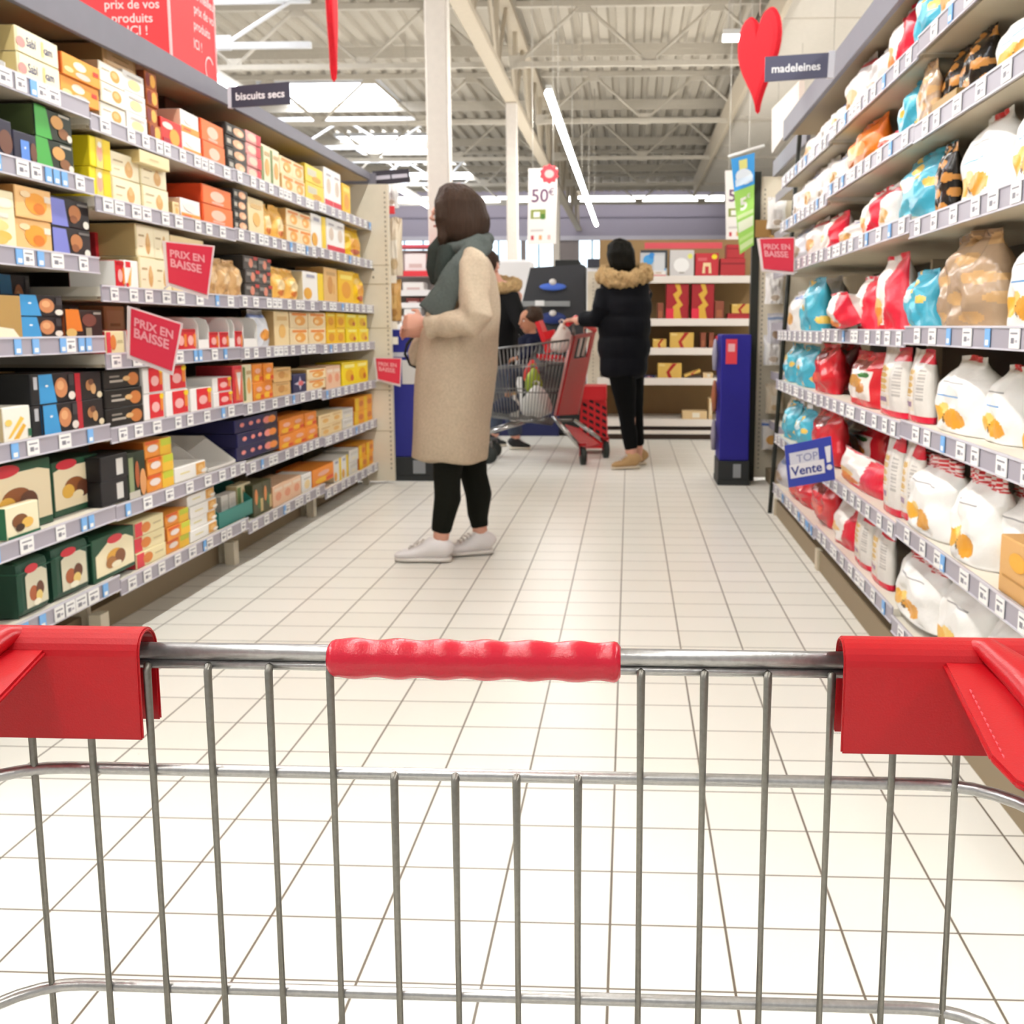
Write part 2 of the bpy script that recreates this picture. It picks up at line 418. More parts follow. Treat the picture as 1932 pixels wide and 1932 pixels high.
def bay(side, b, y0, y1, zs, label, top_z, corn_x, deep=.50, blue=0.0):
    """one shelving bay: side -1 faces +X (left of the aisle), +1 faces -X"""
    t = thing('gondola_shelving_bay', label, 'shelving', ((LX - .25) if side < 0 else (RX + .25), (y0 + y1) / 2, 0), group='shelving bays along the aisle')
    ox, oy = t.location.x, t.location.y
    f = 1 if side < 0 else -1          # direction the front faces along x
    lip = LX if side < 0 else RX
    back = lip - f * deep
    def bx(q, xa, xb, ya, yb, za, zb, m, bev=0):
        q.box(min(xa, xb) - ox, max(xa, xb) - ox, ya - oy, yb - oy, za, zb, m, bev)
    q = MB(); bx(q, back, back - f * .03, y0, y1, 0.0, top_z, mat('#574e43', .7, 0, 'painted')); q.build('back_panel', t)
    for yy in ((y0 + .015), ):
        q = MB(); bx(q, back, back + f * .06, yy - .015, yy + .015, 0, top_z, creamd)
        bx(q, back + f * .05, lip - f * .12, yy - .013, yy + .015, 0, zs[-1] - .05, cream)
        q.build('upright', t)
    q = MB(); bx(q, back, lip - f * (.14 if side < 0 else .018), y0, y1, 0.0, .085, mat('#8d7c62', .6)); q.build('plinth', t)  # madeleine side: brown plinth set forward to imitate the shadow strip under the shelf
    for s, z in enumerate(zs):
        sh = MB(); bx(sh, back, lip - f * .004, y0 + .002, y1 - .002, z - .03, z, shelf_top)
        bx(sh, back, lip - f * .02, y0 + .01, y1 - .01, z - .04, z - .03, creamd)
        so = sh.build('shelf', t)
        q = MB()
        bx(q, lip, lip - f * .004, y0 + .002, y1 - .002, z - RAIL, z + .006, railm)
        bx(q, lip + f * .003, lip, y0 + .002, y1 - .002, z - RAIL, z - RAIL + .004, railw)
        bx(q, lip + f * .003, lip, y0 + .002, y1 - .002, z + .001, z + .006, railw)
        q.build('price_rail', so)
        y = y0 + .06 + rng.random() * .05
        while y < y1 - .05:
            w = rng.choice((.055, .062, .07))
            kind = 'b' if rng.random() < blue else 'w'
            if kind == 'b': w = .035
            o = bpy.data.objects.new('price_tag', tag_mesh(w, kind)); COL.objects.link(o); o.parent = so
            o.location = (lip + f * .0035 - ox, y - oy, z - RAIL + .005); o.rotation_euler = (0, 0, 0 if f > 0 else math.pi)
            y += w + (.012 if rng.random() < blue else rng.choice((.06, .09, .12)))
    return t, ox, oy, f, lip, back, bx
lb_names = ['biscuit shelving bay beside the cart, with dark boxes and green tins',
            'biscuit shelving bay under the red banner box',
            'biscuit shelving bay between the biscuits secs bay and the end bay',
            'last biscuit shelving bay, with the cream end panel and yellow packs']
for b in range(4):
    zs = [ZL[(s, b)] for s in range(1, 8)]
    t, ox, oy, f, lip, back, bx = bay(-1, b, LB[b], LB[b + 1], zs, lb_names[b], 1.93, LX, blue=.45 if b == 0 else .12)
    zc = onX(695, 344, LX).z if b else onX(200, 99, LX).z
    q = MB()
    bx(q, back, lip - .02, LB[b], LB[b + 1], 1.95, 1.965, mat('#c3ae8c', .6))
    q.build('top_canopy', t)
    q = MB(); za, zb_ = [float(np.interp(yy, (2.9, 4.85, 7.4), (1.885, 1.935, 1.957))) for yy in (LB[b], LB[b + 1])]
    q.add([(x_ - ox, yy - oy, z_) for x_ in (lip - .02, lip) for yy, z_ in ((LB[b], za), (LB[b + 1], zb_), (LB[b + 1], 2.0), (LB[b], 2.0))], [(0, 1, 2, 3), (7, 6, 5, 4), (0, 4, 5, 1), (1, 5, 6, 2), (2, 6, 7, 3), (3, 7, 4, 0)], corn); q.build('cornice', t)
    for yy in (LB[b], LB[b + 1]):
        q = MB(); bx(q, lip - .10, lip - .06, yy - .03 if yy != LB[b] else yy, yy if yy != LB[b] else yy + .03, 0, .10, cream); q.build('foot', t)
    if b == 3:
        q = MB(); yb = 7.44
        xe = -1.552
        bx(q, back - .3, xe, yb, yb + .05, 0.02, 1.93, cream)
        for z in (0.35, .62, 1.02, 1.30, 1.42): bx(q, back, xe, yb - .002, yb, z, z + .006, mat('#b7a88a'))
        for k in range(60): bx(q, xe - .022, xe - .014, yb - .003, yb, .1 + k * .03, .112 + k * .03, mat('#8b7f69'))
        for z in (.68, .74, 1.34, 1.39): bx(q, xe - .11, xe - .10, yb - .003, yb, z, z + .014, mat('#7b705c'))
        q.build('end_panel', t)
        q = MB(); bx(q, back - .05, lip + .03, 7.46, 7.475, 1.93, 2.0, corn); q.build('end_cornice', t)
rb_names = ['madeleine shelving bay beside the cart, with white madeleine bags', 'madeleine shelving bay in the middle, with clear cookie packs',
            'last madeleine shelving bay, with turquoise bags and a black pole']
for b in range(3):
    zs = [ZRR[(s, b)] for s in range(1, 8)]
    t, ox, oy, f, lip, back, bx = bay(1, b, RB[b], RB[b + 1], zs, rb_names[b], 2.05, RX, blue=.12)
    q = MB(); bx(q, back, lip + .03, RB[b], RB[b + 1], 2.03, 2.05, mat('#b9a68a', .6)); q.build('top_canopy', t)
    q = MB(); bx(q, lip, lip + .02, RB[b], RB[b + 1], 2.0, 2.10, corn); q.build('cornice', t)
    for yy in (RB[b], RB[b + 1]):
        q = MB(); bx(q, lip + .008, lip + .03, yy - .03 if yy != RB[b] else yy, yy if yy != RB[b] else yy + .03, 0, .09, creamd); q.build('foot', t)
    if b == 2:
        q = MB(); q.loft([((RX - .006 - ox, 6.36 - oy, 0.0), .013, .013), ((RX + .10 - ox, 6.36 - oy, 2.12), .013, .013)], black, n=6); q.build('pole', t)
# end unit of the madeleine run: cream upright, black post, short shelves
t = thing('end_shelving_unit', 'cream perforated end unit with black post beyond the madeleine shelves', 'shelving', (1.1, 7.2, 0))
q = MB(); xa = onY(1413, 905, 7.75).x; xb = xa + .125
q.box(xa + .03 - 1.1, 1.55 - 1.1, .55, .60, .02, 2.0, cream)
for k in range(62): q.box(xa + .055 - 1.1, xa + .063 - 1.1, .547, .55, .08 + k * .03, .092 + k * .03, mat('#8b7f69'))
for z in (.55, .62, 1.0): q.box(xa + .10 - 1.1, xa + .112 - 1.1, .546, .55, z, z + .02, mat('#6d6350'))
q.build('end_panel', t)
q = MB(); q.box(xa - .02 - 1.1, xa + .03 - 1.1, .53, .60, 0, 2.03, black); q.build('post', t)
for z in (.42, .74, 1.05, 1.38, 1.62, 1.86):
    q = MB(); q.box(.93 - 1.1, 1.4 - 1.1, -.82, .38, z - .03, z, shelf_top); so = q.build('shelf', t)
    q = MB(); q.box(.925 - 1.1, .93 - 1.1, -.82, .38, z - .045, z + .005, railm); q.build('price_rail', so)
q = MB(); q.box(1.4 - 1.1, 1.43 - 1.1, -.86, .55, 0, 2.0, cream); q.build('back_panel', t)
q = MB(); q.box(.93 - 1.1, .95 - 1.1, -.86, .6, 2.0, 2.1, corn); q.build('cornice', t)
q = MB(); q.box(.93 - 1.1, 1.4 - 1.1, -.86, .55, 0.0, .09, mat('#8d7c62', .6)); q.build('plinth', t)
# ------------------------------------------------------------------ packs: cartons, tins and bags
def carton_mesh(w, h, d, st, rnd):
    """front face looks along -y, width along x, base at z=0"""
    q = MB(); k = st.get('kind', 'box')
    base = mat(st['c'], st.get('rough', .45)); e = .0012
    if k == 'box':
        q.box(-w / 2, w / 2, 0, d, 0, h, base, min(.003, w * .06))
    elif k == 'tin':
        q.box(-w / 2, w / 2, 0, d, 0, h, base, min(.022, w * .12))
        q.box(-w / 2 - .002, w / 2 + .002, -.002, d + .002, h * .80, h * .815, mat(st.get('c2', st['c']), .35))
    elif k == 'cyl':
        q.cyl((0, w / 2, 0), (0, w / 2, h), w / 2, base, 18)
    elif k == 'tray':
        tk = .004; m2 = mat(st.get('c2', st['c']), .6)
        q.box(-w / 2, w / 2, 0, tk, 0, h * st.get('lip', .35), base); q.box(-w / 2, w / 2, d - tk, d, 0, h, m2)
        q.box(-w / 2, w / 2, 0, d, 0, tk, base)
        for s in (-1, 1):
            xs = s * w / 2
            q.prism([(0, 0), (d, 0), (d, h * .92), (d * .75, h), (d * .25, h), (d * .06, h * .93), (0, h * .75)] if st.get('lip', .35) < .4 and 'c2' in st and st.get('arch') else [(0, 0), (d, 0), (d, h), (d * .45, h), (0, h * st.get('lip', .35))], 'x', min(xs, xs - s * tk), max(xs, xs - s * tk), base)
    y = -e
    if k == 'tin': y = -.0025
    if 'side' in st:
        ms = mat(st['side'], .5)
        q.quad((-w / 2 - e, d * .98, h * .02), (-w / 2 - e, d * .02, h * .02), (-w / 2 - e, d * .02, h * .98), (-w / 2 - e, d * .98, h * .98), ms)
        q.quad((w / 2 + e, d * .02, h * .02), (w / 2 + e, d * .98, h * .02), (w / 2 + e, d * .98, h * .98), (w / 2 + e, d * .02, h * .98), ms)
    if k in ('box', 'tin'):
        for i, p in enumerate(st.get('p', ())):
            yy = y - i * .00035
            if p[0] == 'r':
                x0, z0, x1, z1 = [(p[1] - .5) * w, p[2] * h, (p[3] - .5) * w, p[4] * h]
                q.quad((x0, yy, z0), (x1, yy, z0), (x1, yy, z1), (x0, yy, z1), mat(p[5], .45))
            elif p[0] == 'e':
                q.ell(((p[1] - .5) * w, yy, p[2] * h), (1, 0, 0), (0, 0, 1), p[3] * w, p[4] * h, mat(p[5], .45))
            elif p[0] == 'g':        # polygon
                q.add([((a - .5) * w, yy, b * h) for a, b in p[1]], [tuple(range(len(p[1])))], mat(p[2], .45))
            elif p[0] == 't':
                q.text(p[1], ((p[2] - .5) * w, yy, p[3] * h), (1, 0, 0), (0, 0, 1), p[4] * h, mat(p[5], .5), bold=p[6] if len(p) > 6 else .01)
    elif k == 'cyl':
        for p in st.get('p', ()):
            q.cyl((0, w / 2, p[1] * h), (0, w / 2, p[2] * h), w / 2 + e, mat(p[3], .45), 18)
    return q.mesh('pack')
def bag_mesh(w, h, t, st, seed):
    """filled bag standing on z=0, front along -y"""
    shear = st.get('shear', 0.0)
    rnd = random.Random(seed); nu, nv = 40, 56
    ph = [rnd.random() * 6.28 for _ in range(6)]
    stand = st.get('stand', .8); crimp = st.get('crimp', .07); wr = st.get('wr', 1.0); neck = st.get('neck', 1.0)
    paint = st['paint']
    def prof(v):
        a = stand + (1 - stand) * min(1, v / .25)
        if v > 1 - crimp: return .03
        b = max(0.0, 1 - max(0.0, (v - .45) / (.55 - crimp)) ** 2.2)
        return a * max(.04, b)
    def wid(v):
        s = 1.0 - .05 * math.sin(math.pi * min(1, v * 1.1))
        if neck < 1: 
            k = max(0.0, (v - st.get('nk', .62)) / (1 - st.get('nk', .62)))
            s *= 1 - (1 - neck) * min(1, k * 1.6) ** 1.2
        return s
    q = MB(); mats = {}
    def P(i, j, s):
        u = -1 + 2 * i / nu; v = j / nv
        ww = wid(v) * w / 2
        th = t / 2 * prof(v) * (1 - abs(u) ** 2.6) ** .55
        wob = wr * .028 * t * (math.sin(u * 5 + v * 9 + ph[0]) + .8 * math.sin(v * 17 - u * 6 + ph[1]) + .6 * math.sin(u * 13 + ph[2] + v * 4)) * (1 - u * u)
        if v > 1 - crimp: wob *= 1.4
        x = u * ww + .01 * w * math.sin(v * 11 + ph[3]) * wr
        z = v * h * (1 + .012 * math.sin(u * 4 + ph[4]) * (v > .7))
        if st.get('ruffle') and v > 1 - crimp - .03: wob += .012 * math.sin(u * 16 + ph[5])
        y = t / 2 + s * (th + wob * (v > .01))
        if v > .01: y = max(y, .001)
        return (x + shear * z * (1 - .25 * v), y, z)
    vs = {}; V = []
    def vid(i, j, s):
        k = (i, j, 0 if i in (0, nu) else s)
        if k not in vs: vs[k] = len(V); V.append(P(i, j, s if i not in (0, nu) else 0))
        return vs[k]
    faces = []
    for s in (-1, 1):
        for j in range(nv):
            for i in range(nu):
                a, b, c, d = vid(i, j, s), vid(i + 1, j, s), vid(i + 1, j + 1, s), vid(i, j + 1, s)
                f = (a, b, c, d) if s < 0 else (d, c, b, a)
                col = paint((i + .5) / nu, (j + .5) / nv, s)
                faces.append((f, col))
    bot = [vid(i, 0, -1) for i in range(nu + 1)] + [vid(i, 0, 1) for i in range(nu - 1, 0, -1)]
    faces.append((tuple(reversed(bot)), paint(.5, 0, 1)))
    o = 0; q.v = [tuple(p) for p in V]
    for f, col in faces:
        q.f.append(list(f)); q.m.append(q.mi(mat(col, st.get('rough', .32), 0, 'foil'))); q.sm.append(True)
    for tx in st.get('text', ()):
        s_, x_, z_, hh, cc = tx
        yy = t / 2 - t / 2 * prof(z_) * 1.06 - .006
        q.text(s_, (x_ * w, yy, z_ * h), (1, 0, 0), (0, 0, 1), hh * h, mat(cc, .5), .005)
    return q.mesh('bag')
def inell(u, v, cu, cv, ru, rv): return ((u - cu) / ru) ** 2 + ((v - cv) / rv) ** 2 < 1
def p_mad(top='white', blue=True):
    def f(u, v, s):
        if top == 'gingham' and v > .84: return '#d8353a' if (int(u * 11) + int(v * 40)) % 2 else '#f6e6e2'
        if top == 'red' and v > .93 and abs(u - .6) < .22: return '#d8353a'
        if s < 0:
            if inell(u, v, .30, .22, .14, .11): return '#f3b63a'
            if inell(u, v, .62, .19, .16, .13): return '#e9a534'
            if inell(u, v, .45, .31, .10, .07): return '#f8d377'
            if inell(u, v, .46, .20, .035, .10): return '#6b5236'
            if blue and .30 < u < .72 and .47 < v < .49: return '#4d9ad6'
            if .28 < u < .75 and (.60 < v < .61 or .64 < v < .655) : return '#a5a2a0'
        else:
            if .55 < u < .75 and .3 < v < .42: return '#8d8b8a'
        return '#fbf9f4'
    return f
def p_blue(seed):
    r = random.Random(seed); sp = [(r.random(), r.random(), .05 + .06 * r.random()) for _ in range(9)]
    def f(u, v, s):
        for (a, b, c) in sp:
            if inell(u, v, a, b, c, c * .8): return '#e9c45c'
        if inell(u, v, .4, .55, .2, .12): return '#d8f0f4'
        if v > .9: return '#3aa3bd'
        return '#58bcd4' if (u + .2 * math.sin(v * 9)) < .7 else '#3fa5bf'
    return f
def p_redwhite(orange=True):
    def f(u, v, s):
        if s > 0: return '#e8e2dc'
        if orange and inell(u, v, .35, .18, .25, .13): return '#f0892e'
        if u > .56 + .16 * math.sin(v * 3.0): return '#dc1f3a'
        if v < .08 or v > .95: return '#dc1f3a'
        if inell(u, v, .3, .36, .2, .09): return '#eec27c'
        return '#fbf4ec'
    return f
def p_red(front=False):
    def f(u, v, s):
        if front and s < 0 and .15 < u < .85 and .12 < v < .66:
            if inell(u, v, .45, .45, .2, .13): return '#d99d4e'
            if inell(u, v, .62, .34, .16, .1): return '#c9853b'
            if inell(u, v, .68, .58, .12, .05): return '#3f7a3c'
            return '#f1e9e0'
        if s < 0 and inell(u, v, .5, .3, .3, .12): return '#e4584a'
        if inell(u, v, .45, .75, .28, .1): return '#7d2a26'
        return '#cf2430'
    return f
def p_clear(u, v, s):
    if v < .09: return '#dd2440'
    if v > .80 and u > .55: return '#d6273a'
    if u > .60: return '#b9b4ae' if .70 < u < .90 and .28 < v < .72 and int(v * 70) % 2 else '#e6e1d9'
    if .34 < v < .74 and u < .6:
        k = (v * 11) % 1.0
        return '#d9b26a' if inell(u, k, .3, .5, .2, .46) else '#efe4d2'
    if .14 < v < .3: return '#eadcc9' if not (.12 < u < .5 and .2 < v < .26) else '#9a7f9a'
    return '#efe9e1'
def p_cookie(dark):
    def f(u, v, s):
        k = (v * 5) % 1.0; kk = (u * 2 + int(v * 5) * .4) % 1.0
        if inell(kk, k, .5, .5, .3, .34): return '#c98a45' if dark else '#cfa673'
        if v > .92: return '#171410' if dark else '#9a7b5d'
        return '#231d17' if dark else '#b3977a'
    return f
def p_orange(u, v, s):
    if inell(u, v, .5, .45, .3, .16): return '#f2c07a'
    if u < .22: return '#ffd21e'
    return '#ef7c1d' if v > .3 else '#c8701f'
def p_multi(u, v, s):
    return ['#4aa36a', '#f3b731', '#e2553a', '#f2efe6', '#d72a4c', '#e9dcc8'][int((u * 1.3 + v * 4.3)) % 6]
def p_pale(a='#e9e4df', b='#5876b8', c='#d9a45c'):
    def f(u, v, s):
        if v > .78: return b if v < .88 else a
        if inell(u, v, .5, .32, .3, .16): return c
        return a
    return f
def p_plain(a, b, c):
    def f(u, v, s):
        if .25 < u < .75 and .3 < v < .6: return b
        if inell(u, v, .5, .2, .25, .09): return c
        return a
    return f
ST = {
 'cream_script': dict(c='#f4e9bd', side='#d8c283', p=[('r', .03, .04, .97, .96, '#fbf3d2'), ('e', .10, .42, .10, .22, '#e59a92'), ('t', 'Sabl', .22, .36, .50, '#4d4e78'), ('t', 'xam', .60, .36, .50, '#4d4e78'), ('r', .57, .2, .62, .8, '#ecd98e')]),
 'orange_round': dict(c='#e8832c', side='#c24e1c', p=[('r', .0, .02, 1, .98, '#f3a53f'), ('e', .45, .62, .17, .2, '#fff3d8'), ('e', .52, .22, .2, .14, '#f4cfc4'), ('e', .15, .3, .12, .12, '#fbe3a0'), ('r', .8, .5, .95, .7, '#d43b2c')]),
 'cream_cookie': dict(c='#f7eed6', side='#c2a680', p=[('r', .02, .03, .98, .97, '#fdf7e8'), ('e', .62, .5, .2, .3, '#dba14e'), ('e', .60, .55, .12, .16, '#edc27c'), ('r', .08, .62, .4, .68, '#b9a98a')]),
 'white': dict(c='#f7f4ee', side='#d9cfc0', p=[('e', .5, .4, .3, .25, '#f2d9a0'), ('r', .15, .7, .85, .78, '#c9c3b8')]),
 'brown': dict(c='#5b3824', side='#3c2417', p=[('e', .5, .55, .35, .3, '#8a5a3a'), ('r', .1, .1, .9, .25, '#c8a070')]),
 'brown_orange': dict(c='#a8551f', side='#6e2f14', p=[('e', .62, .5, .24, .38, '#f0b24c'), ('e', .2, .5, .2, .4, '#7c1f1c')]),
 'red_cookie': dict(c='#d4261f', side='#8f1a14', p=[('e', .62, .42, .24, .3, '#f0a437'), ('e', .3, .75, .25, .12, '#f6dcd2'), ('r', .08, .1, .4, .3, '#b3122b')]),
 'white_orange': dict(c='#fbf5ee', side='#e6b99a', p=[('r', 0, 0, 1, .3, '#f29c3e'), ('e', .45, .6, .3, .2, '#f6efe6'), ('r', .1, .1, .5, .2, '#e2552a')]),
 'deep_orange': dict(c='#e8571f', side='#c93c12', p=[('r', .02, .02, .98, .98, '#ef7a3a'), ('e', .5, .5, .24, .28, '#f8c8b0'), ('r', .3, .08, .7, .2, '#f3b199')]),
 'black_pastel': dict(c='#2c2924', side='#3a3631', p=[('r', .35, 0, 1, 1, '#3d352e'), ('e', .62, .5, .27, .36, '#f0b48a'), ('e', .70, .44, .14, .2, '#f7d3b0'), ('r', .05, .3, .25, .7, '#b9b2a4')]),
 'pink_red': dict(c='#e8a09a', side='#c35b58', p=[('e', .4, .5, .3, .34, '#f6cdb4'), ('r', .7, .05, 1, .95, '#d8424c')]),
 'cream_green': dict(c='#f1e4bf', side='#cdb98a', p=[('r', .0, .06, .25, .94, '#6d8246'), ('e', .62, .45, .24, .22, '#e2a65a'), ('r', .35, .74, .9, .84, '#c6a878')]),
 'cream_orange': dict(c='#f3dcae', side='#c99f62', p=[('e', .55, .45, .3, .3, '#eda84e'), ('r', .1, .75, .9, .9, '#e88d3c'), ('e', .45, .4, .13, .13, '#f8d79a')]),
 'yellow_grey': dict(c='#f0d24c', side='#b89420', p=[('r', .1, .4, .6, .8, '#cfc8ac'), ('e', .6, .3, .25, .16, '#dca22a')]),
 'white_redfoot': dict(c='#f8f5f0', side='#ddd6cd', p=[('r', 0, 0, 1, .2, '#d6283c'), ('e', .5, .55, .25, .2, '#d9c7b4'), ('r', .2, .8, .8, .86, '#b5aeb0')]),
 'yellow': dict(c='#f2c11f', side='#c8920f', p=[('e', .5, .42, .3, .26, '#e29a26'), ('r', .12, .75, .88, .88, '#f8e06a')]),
 'bright_yellow': dict(c='#f6da16', side='#c9a70d', p=[('e', .5, .42, .28, .28, '#e7b213'), ('r', .15, .76, .85, .9, '#fbef90'), ('e', .68, .3, .12, .14, '#c2602a')]),
 'yellow_pink': dict(c='#f8e11d', side='#c8b312', p=[('r', .28, 0, .62, 1, '#f6d977'), ('e', .45, .5, .14, .28, '#f0aa8c'), ('e', .46, .78, .1, .1, '#fbf6e6'), ('r', .62, .0, 1, 1, '#f5d51a')]),
 'cream_pear': dict(c='#f4e6b7', side='#b9a06c', p=[('r', .02, .03, .98, .97, '#faeecb'), ('e', .62, .40, .14, .30, '#d9a866'), ('e', .62, .58, .08, .18, '#e3bb7c'), ('r', .1, .62, .42, .68, '#b7a276'), ('r', .1, .3, .3, .34, '#cdbb8e')]),
 'navy': dict(c='#27263a', side='#1b1a28', p=[('r', .28, 0, .66, .74, '#5e8fdc'), ('e', .84, .42, .15, .32, '#6e4534'), ('e', .46, .5, .04, .04, '#e8f0fb')]),
 'green': dict(c='#1f2a1c', side='#4d5a34', p=[('g', [(0, 0), (.42, 0), (.3, 1), (0, 1)], '#49a848'), ('e', .58, .62, .17, .22, '#d8a05a'), ('e', .74, .30, .14, .18, '#8a5a34'), ('e', .9, .2, .07, .12, '#ece3d2'), ('r', .62, .84, .92, .92, '#b9b4a6')]),
 'cookie_photo': dict(c='#f6e8b5', side='#a8824a', p=[('r', .02, .02, .98, .98, '#fbf0c8'), ('e', .3, .25, .26, .1, '#f4cf78'), ('e', .62, .20, .25, .09, '#efc25e'), ('e', .5, .38, .3, .1, '#f7da90'), ('e', .45, .12, .3, .08, '#eec468'), ('e', .72, .78, .2, .09, '#fbf6dc'), ('r', .4, .52, .8, .6, '#e8e4d8')]),
 'apricot': dict(c='#f4c483', side='#a8713c', p=[('e', .55, .5, .3, .34, '#f0a236'), ('e', .62, .36, .16, .18, '#d97a24'), ('r', .78, .6, .96, .8, '#f6e6d0'), ('e', .25, .75, .14, .1, '#f8dcae')]),
 'violet': dict(c='#1e1a1c', side='#2d2a38', p=[('g', [(0, 0), (.42, 0), (.34, .92), (0, .92)], '#7d83cf'), ('e', .60, .52, .16, .28, '#b87848'), ('e', .56, .3, .1, .14, '#8f5632'), ('e', .88, .16, .08, .14, '#efe9de'), ('r', .66, .8, .95, .88, '#77726e')]),
 'sky_label': dict(c='#201c1f', side='#1d4d70', p=[('g', [(0, .02), (.46, .02), (.36, .98), (0, .98)], '#3f97d0'), ('e', .60, .5, .18, .34, '#c98558'), ('e', .58, .58, .1, .16, '#e0a878'), ('r', .82, .55, .96, .92, '#3d3a3c'), ('e', .88, .2, .1, .14, '#ede2d6'), ('e', .2, .6, .04, .04, '#f4faff')]),
 'orange_dark': dict(c='#211a15', side='#8a431c', p=[('g', [(0, .22), (.42, .22), (.34, 1), (0, 1)], '#dd7a26'), ('e', .62, .62, .2, .24, '#6f3f34'), ('e', .12, .16, .14, .16, '#d8b46a'), ('r', .74, .84, .95, .92, '#a29c92'), ('r', .5, .04, .66, .34, '#9a8f78')]),
 'kraft_display': dict(c='#b08d52', side='#8a6a38', p=[('g', [(0, 0), (.9, 0), (.7, .22), (0, .3)], '#faf1d6')]),
 'long_biscuits': dict(c='#f7f3e6', side='#c9b48c', p=[('g', [(.1, .1), (.2, .1), (.75, .62), (.62, .7)], '#f2c554'), ('g', [(.3, .05), (.5, .05), (.8, .4), (.7, .48)], '#e8b23c'), ('e', .15, .55, .13, .1, '#f4d06e'), ('r', .86, .08, .98, .3, '#2f6b4c')]),
 'black_slot': dict(c='#191a1c', side='#111214', p=[('r', .28, .5, .72, .9, '#b9b9bd')]),
 'nuts_red': dict(c='#1c1617', side='#7a1f2a', p=[('r', 0, 0, .2, 1, '#b5202f'), ('e', .5, .52, .12, .2, '#a8744a'), ('e', .66, .38, .1, .2, '#c89a6a'), ('e', .58, .64, .1, .12, '#6e4630'), ('e', .88, .14, .1, .12, '#e8d9b8')]),
 'black_cookie': dict(c='#17130f', side='#100d0b', p=[('e', .78, .45, .16, .36, '#c5773a'), ('e', .6, .5, .1, .14, '#dcb27a'), ('r', .14, .34, .5, .46, '#b7aea2'), ('r', .14, .6, .4, .7, '#948c82')]),
 'white_red': dict(c='#fbf8f4', side='#f4f1ec', p=[('r', .26, .05, .95, .97, '#d9202c'), ('e', .56, .46, .2, .2, '#f3b8b4'), ('r', .80, .3, .95, .8, '#e8842e'), ('e', .88, .86, .11, .11, '#f6cf1f')]),
 'red_white_tri': dict(c='#d8303a', side='#9a1d26', p=[('r', .2, .06, .96, .9, '#e06a54'), ('g', [(.35, .82), (.85, .82), (.6, .2)], '#f3efe8'), ('g', [(.2, .1), (.55, .1), (.36, .5)], '#e8893a')]),
 'white_tri': dict(c='#fbf8f2', side='#e6dccb', p=[('g', [(.05, .1), (.35, .1), (.5, .8)], '#efb65a'), ('r', .05, .75, .4, .95, '#d8303a'), ('r', .0, 0, .2, .2, '#d8303a')]),
 'kraft': dict(c='#d3a874', side='#9e7a4d', p=[('r', .1, .1, .9, .9, '#ddb98a'), ('r', .25, .55, .75, .62, '#b08a5c'), ('r', .3, .3, .7, .36, '#bd976a')]),
 'grey_pink': dict(c='#4a4642', side='#2f2c29', p=[('e', .5, .5, .16, .34, '#d98a72'), ('r', .06, .55, .4, .8, '#8f8a84'), ('r', .62, .2, .94, .4, '#7a746e'), ('r', .7, .75, 1, 1, '#c0443e')]),
 'cream': dict(c='#f1d9a6', side='#b08f5c', p=[('e', .5, .42, .24, .2, '#e8b767'), ('r', .15, .72, .85, .84, '#dcb77a')]),
 'white_yellow': dict(c='#f3f0ea', side='#cabf9c', p=[('r', .7, 0, 1, 1, '#f3d02e'), ('e', .2, .25, .2, .2, '#e5a83a'), ('r', .15, .8, .55, .9, '#a9a9b8')]),
 'whiteblue': dict(c='#eceef4', side='#b9bfd6', p=[('r', .4, .68, 1, .98, '#8ea4dc'), ('e', .3, .25, .2, .16, '#f0a040'), ('e', .75, .25, .2, .14, '#f2b45a'), ('r', .3, .45, .8, .58, '#c04a5a')]),
 'red_pack': dict(c='#d21f2c', side='#f4f1ec', p=[('e', .45, .45, .28, .24, '#f2b2ac'), ('r', .72, .15, .98, .75, '#e8832e'), ('r', .05, .85, .95, .97, '#b3141f')]),
 'white_tray': dict(c='#faf7f2', c2='#b58d5c', kind='tray', lip=.3, arch=True),
 'grey_tray': dict(c='#f1ede6', c2='#cfc9be', kind='tray', lip=.12),
 'tan': dict(c='#e2b878', side='#a77a42', p=[('e', .45, .5, .2, .26, '#c98f4a'), ('e', .7, .4, .12, .16, '#d7a65e'), ('r', .15, .78, .85, .88, '#c39a62')]),
 'navy_star': dict(c='#232750', side='#171a38', p=[('g', [(.5, .9), (.6, .6), (.95, .5), (.6, .4), (.5, .1), (.4, .4), (.05, .5), (.4, .6)], '#cfc9d8'), ('e', .55, .5, .2, .14, '#d86a6a')]),
 'pink_cream': dict(c='#efc7a4', side='#b98258', p=[('e', .5, .45, .3, .2, '#e59a76'), ('r', .1, .72, .9, .86, '#f6e0c8')]),
 'navy_dots': dict(c='#1f1d4e', side='#191742', p=[('r', .66, 0, 1, 1, '#34303f'), ('e', .74, .5, .1, .28, '#ee8f86'), ('e', .86, .5, .1, .28, '#f0913c'), ('e', .15, .55, .05, .16, '#ee8f86'), ('e', .35, .55, .05, .16, '#ee8f86'), ('e', .52, .55, .05, .16, '#ee8f86')]),
 'orange_mix': dict(c='#f0902f', side='#b9561c', p=[('e', .5, .62, .28, .14, '#f2b6a0'), ('e', .4, .25, .3, .16, '#f8c22e'), ('r', .6, .1, .95, .3, '#e2552a')]),
 'grey_white': dict(c='#e7e3da', side='#c9c4b8', p=[('r', .1, .55, .9, .8, '#d5d0c5'), ('e', .5, .28, .25, .12, '#efe6cc')]),
 'orange_yellow': dict(c='#f2a024', side='#b86414', p=[('r', 0, .0, .4, .96, '#f4c91e'), ('e', .65, .5, .25, .22, '#d9772a')]),
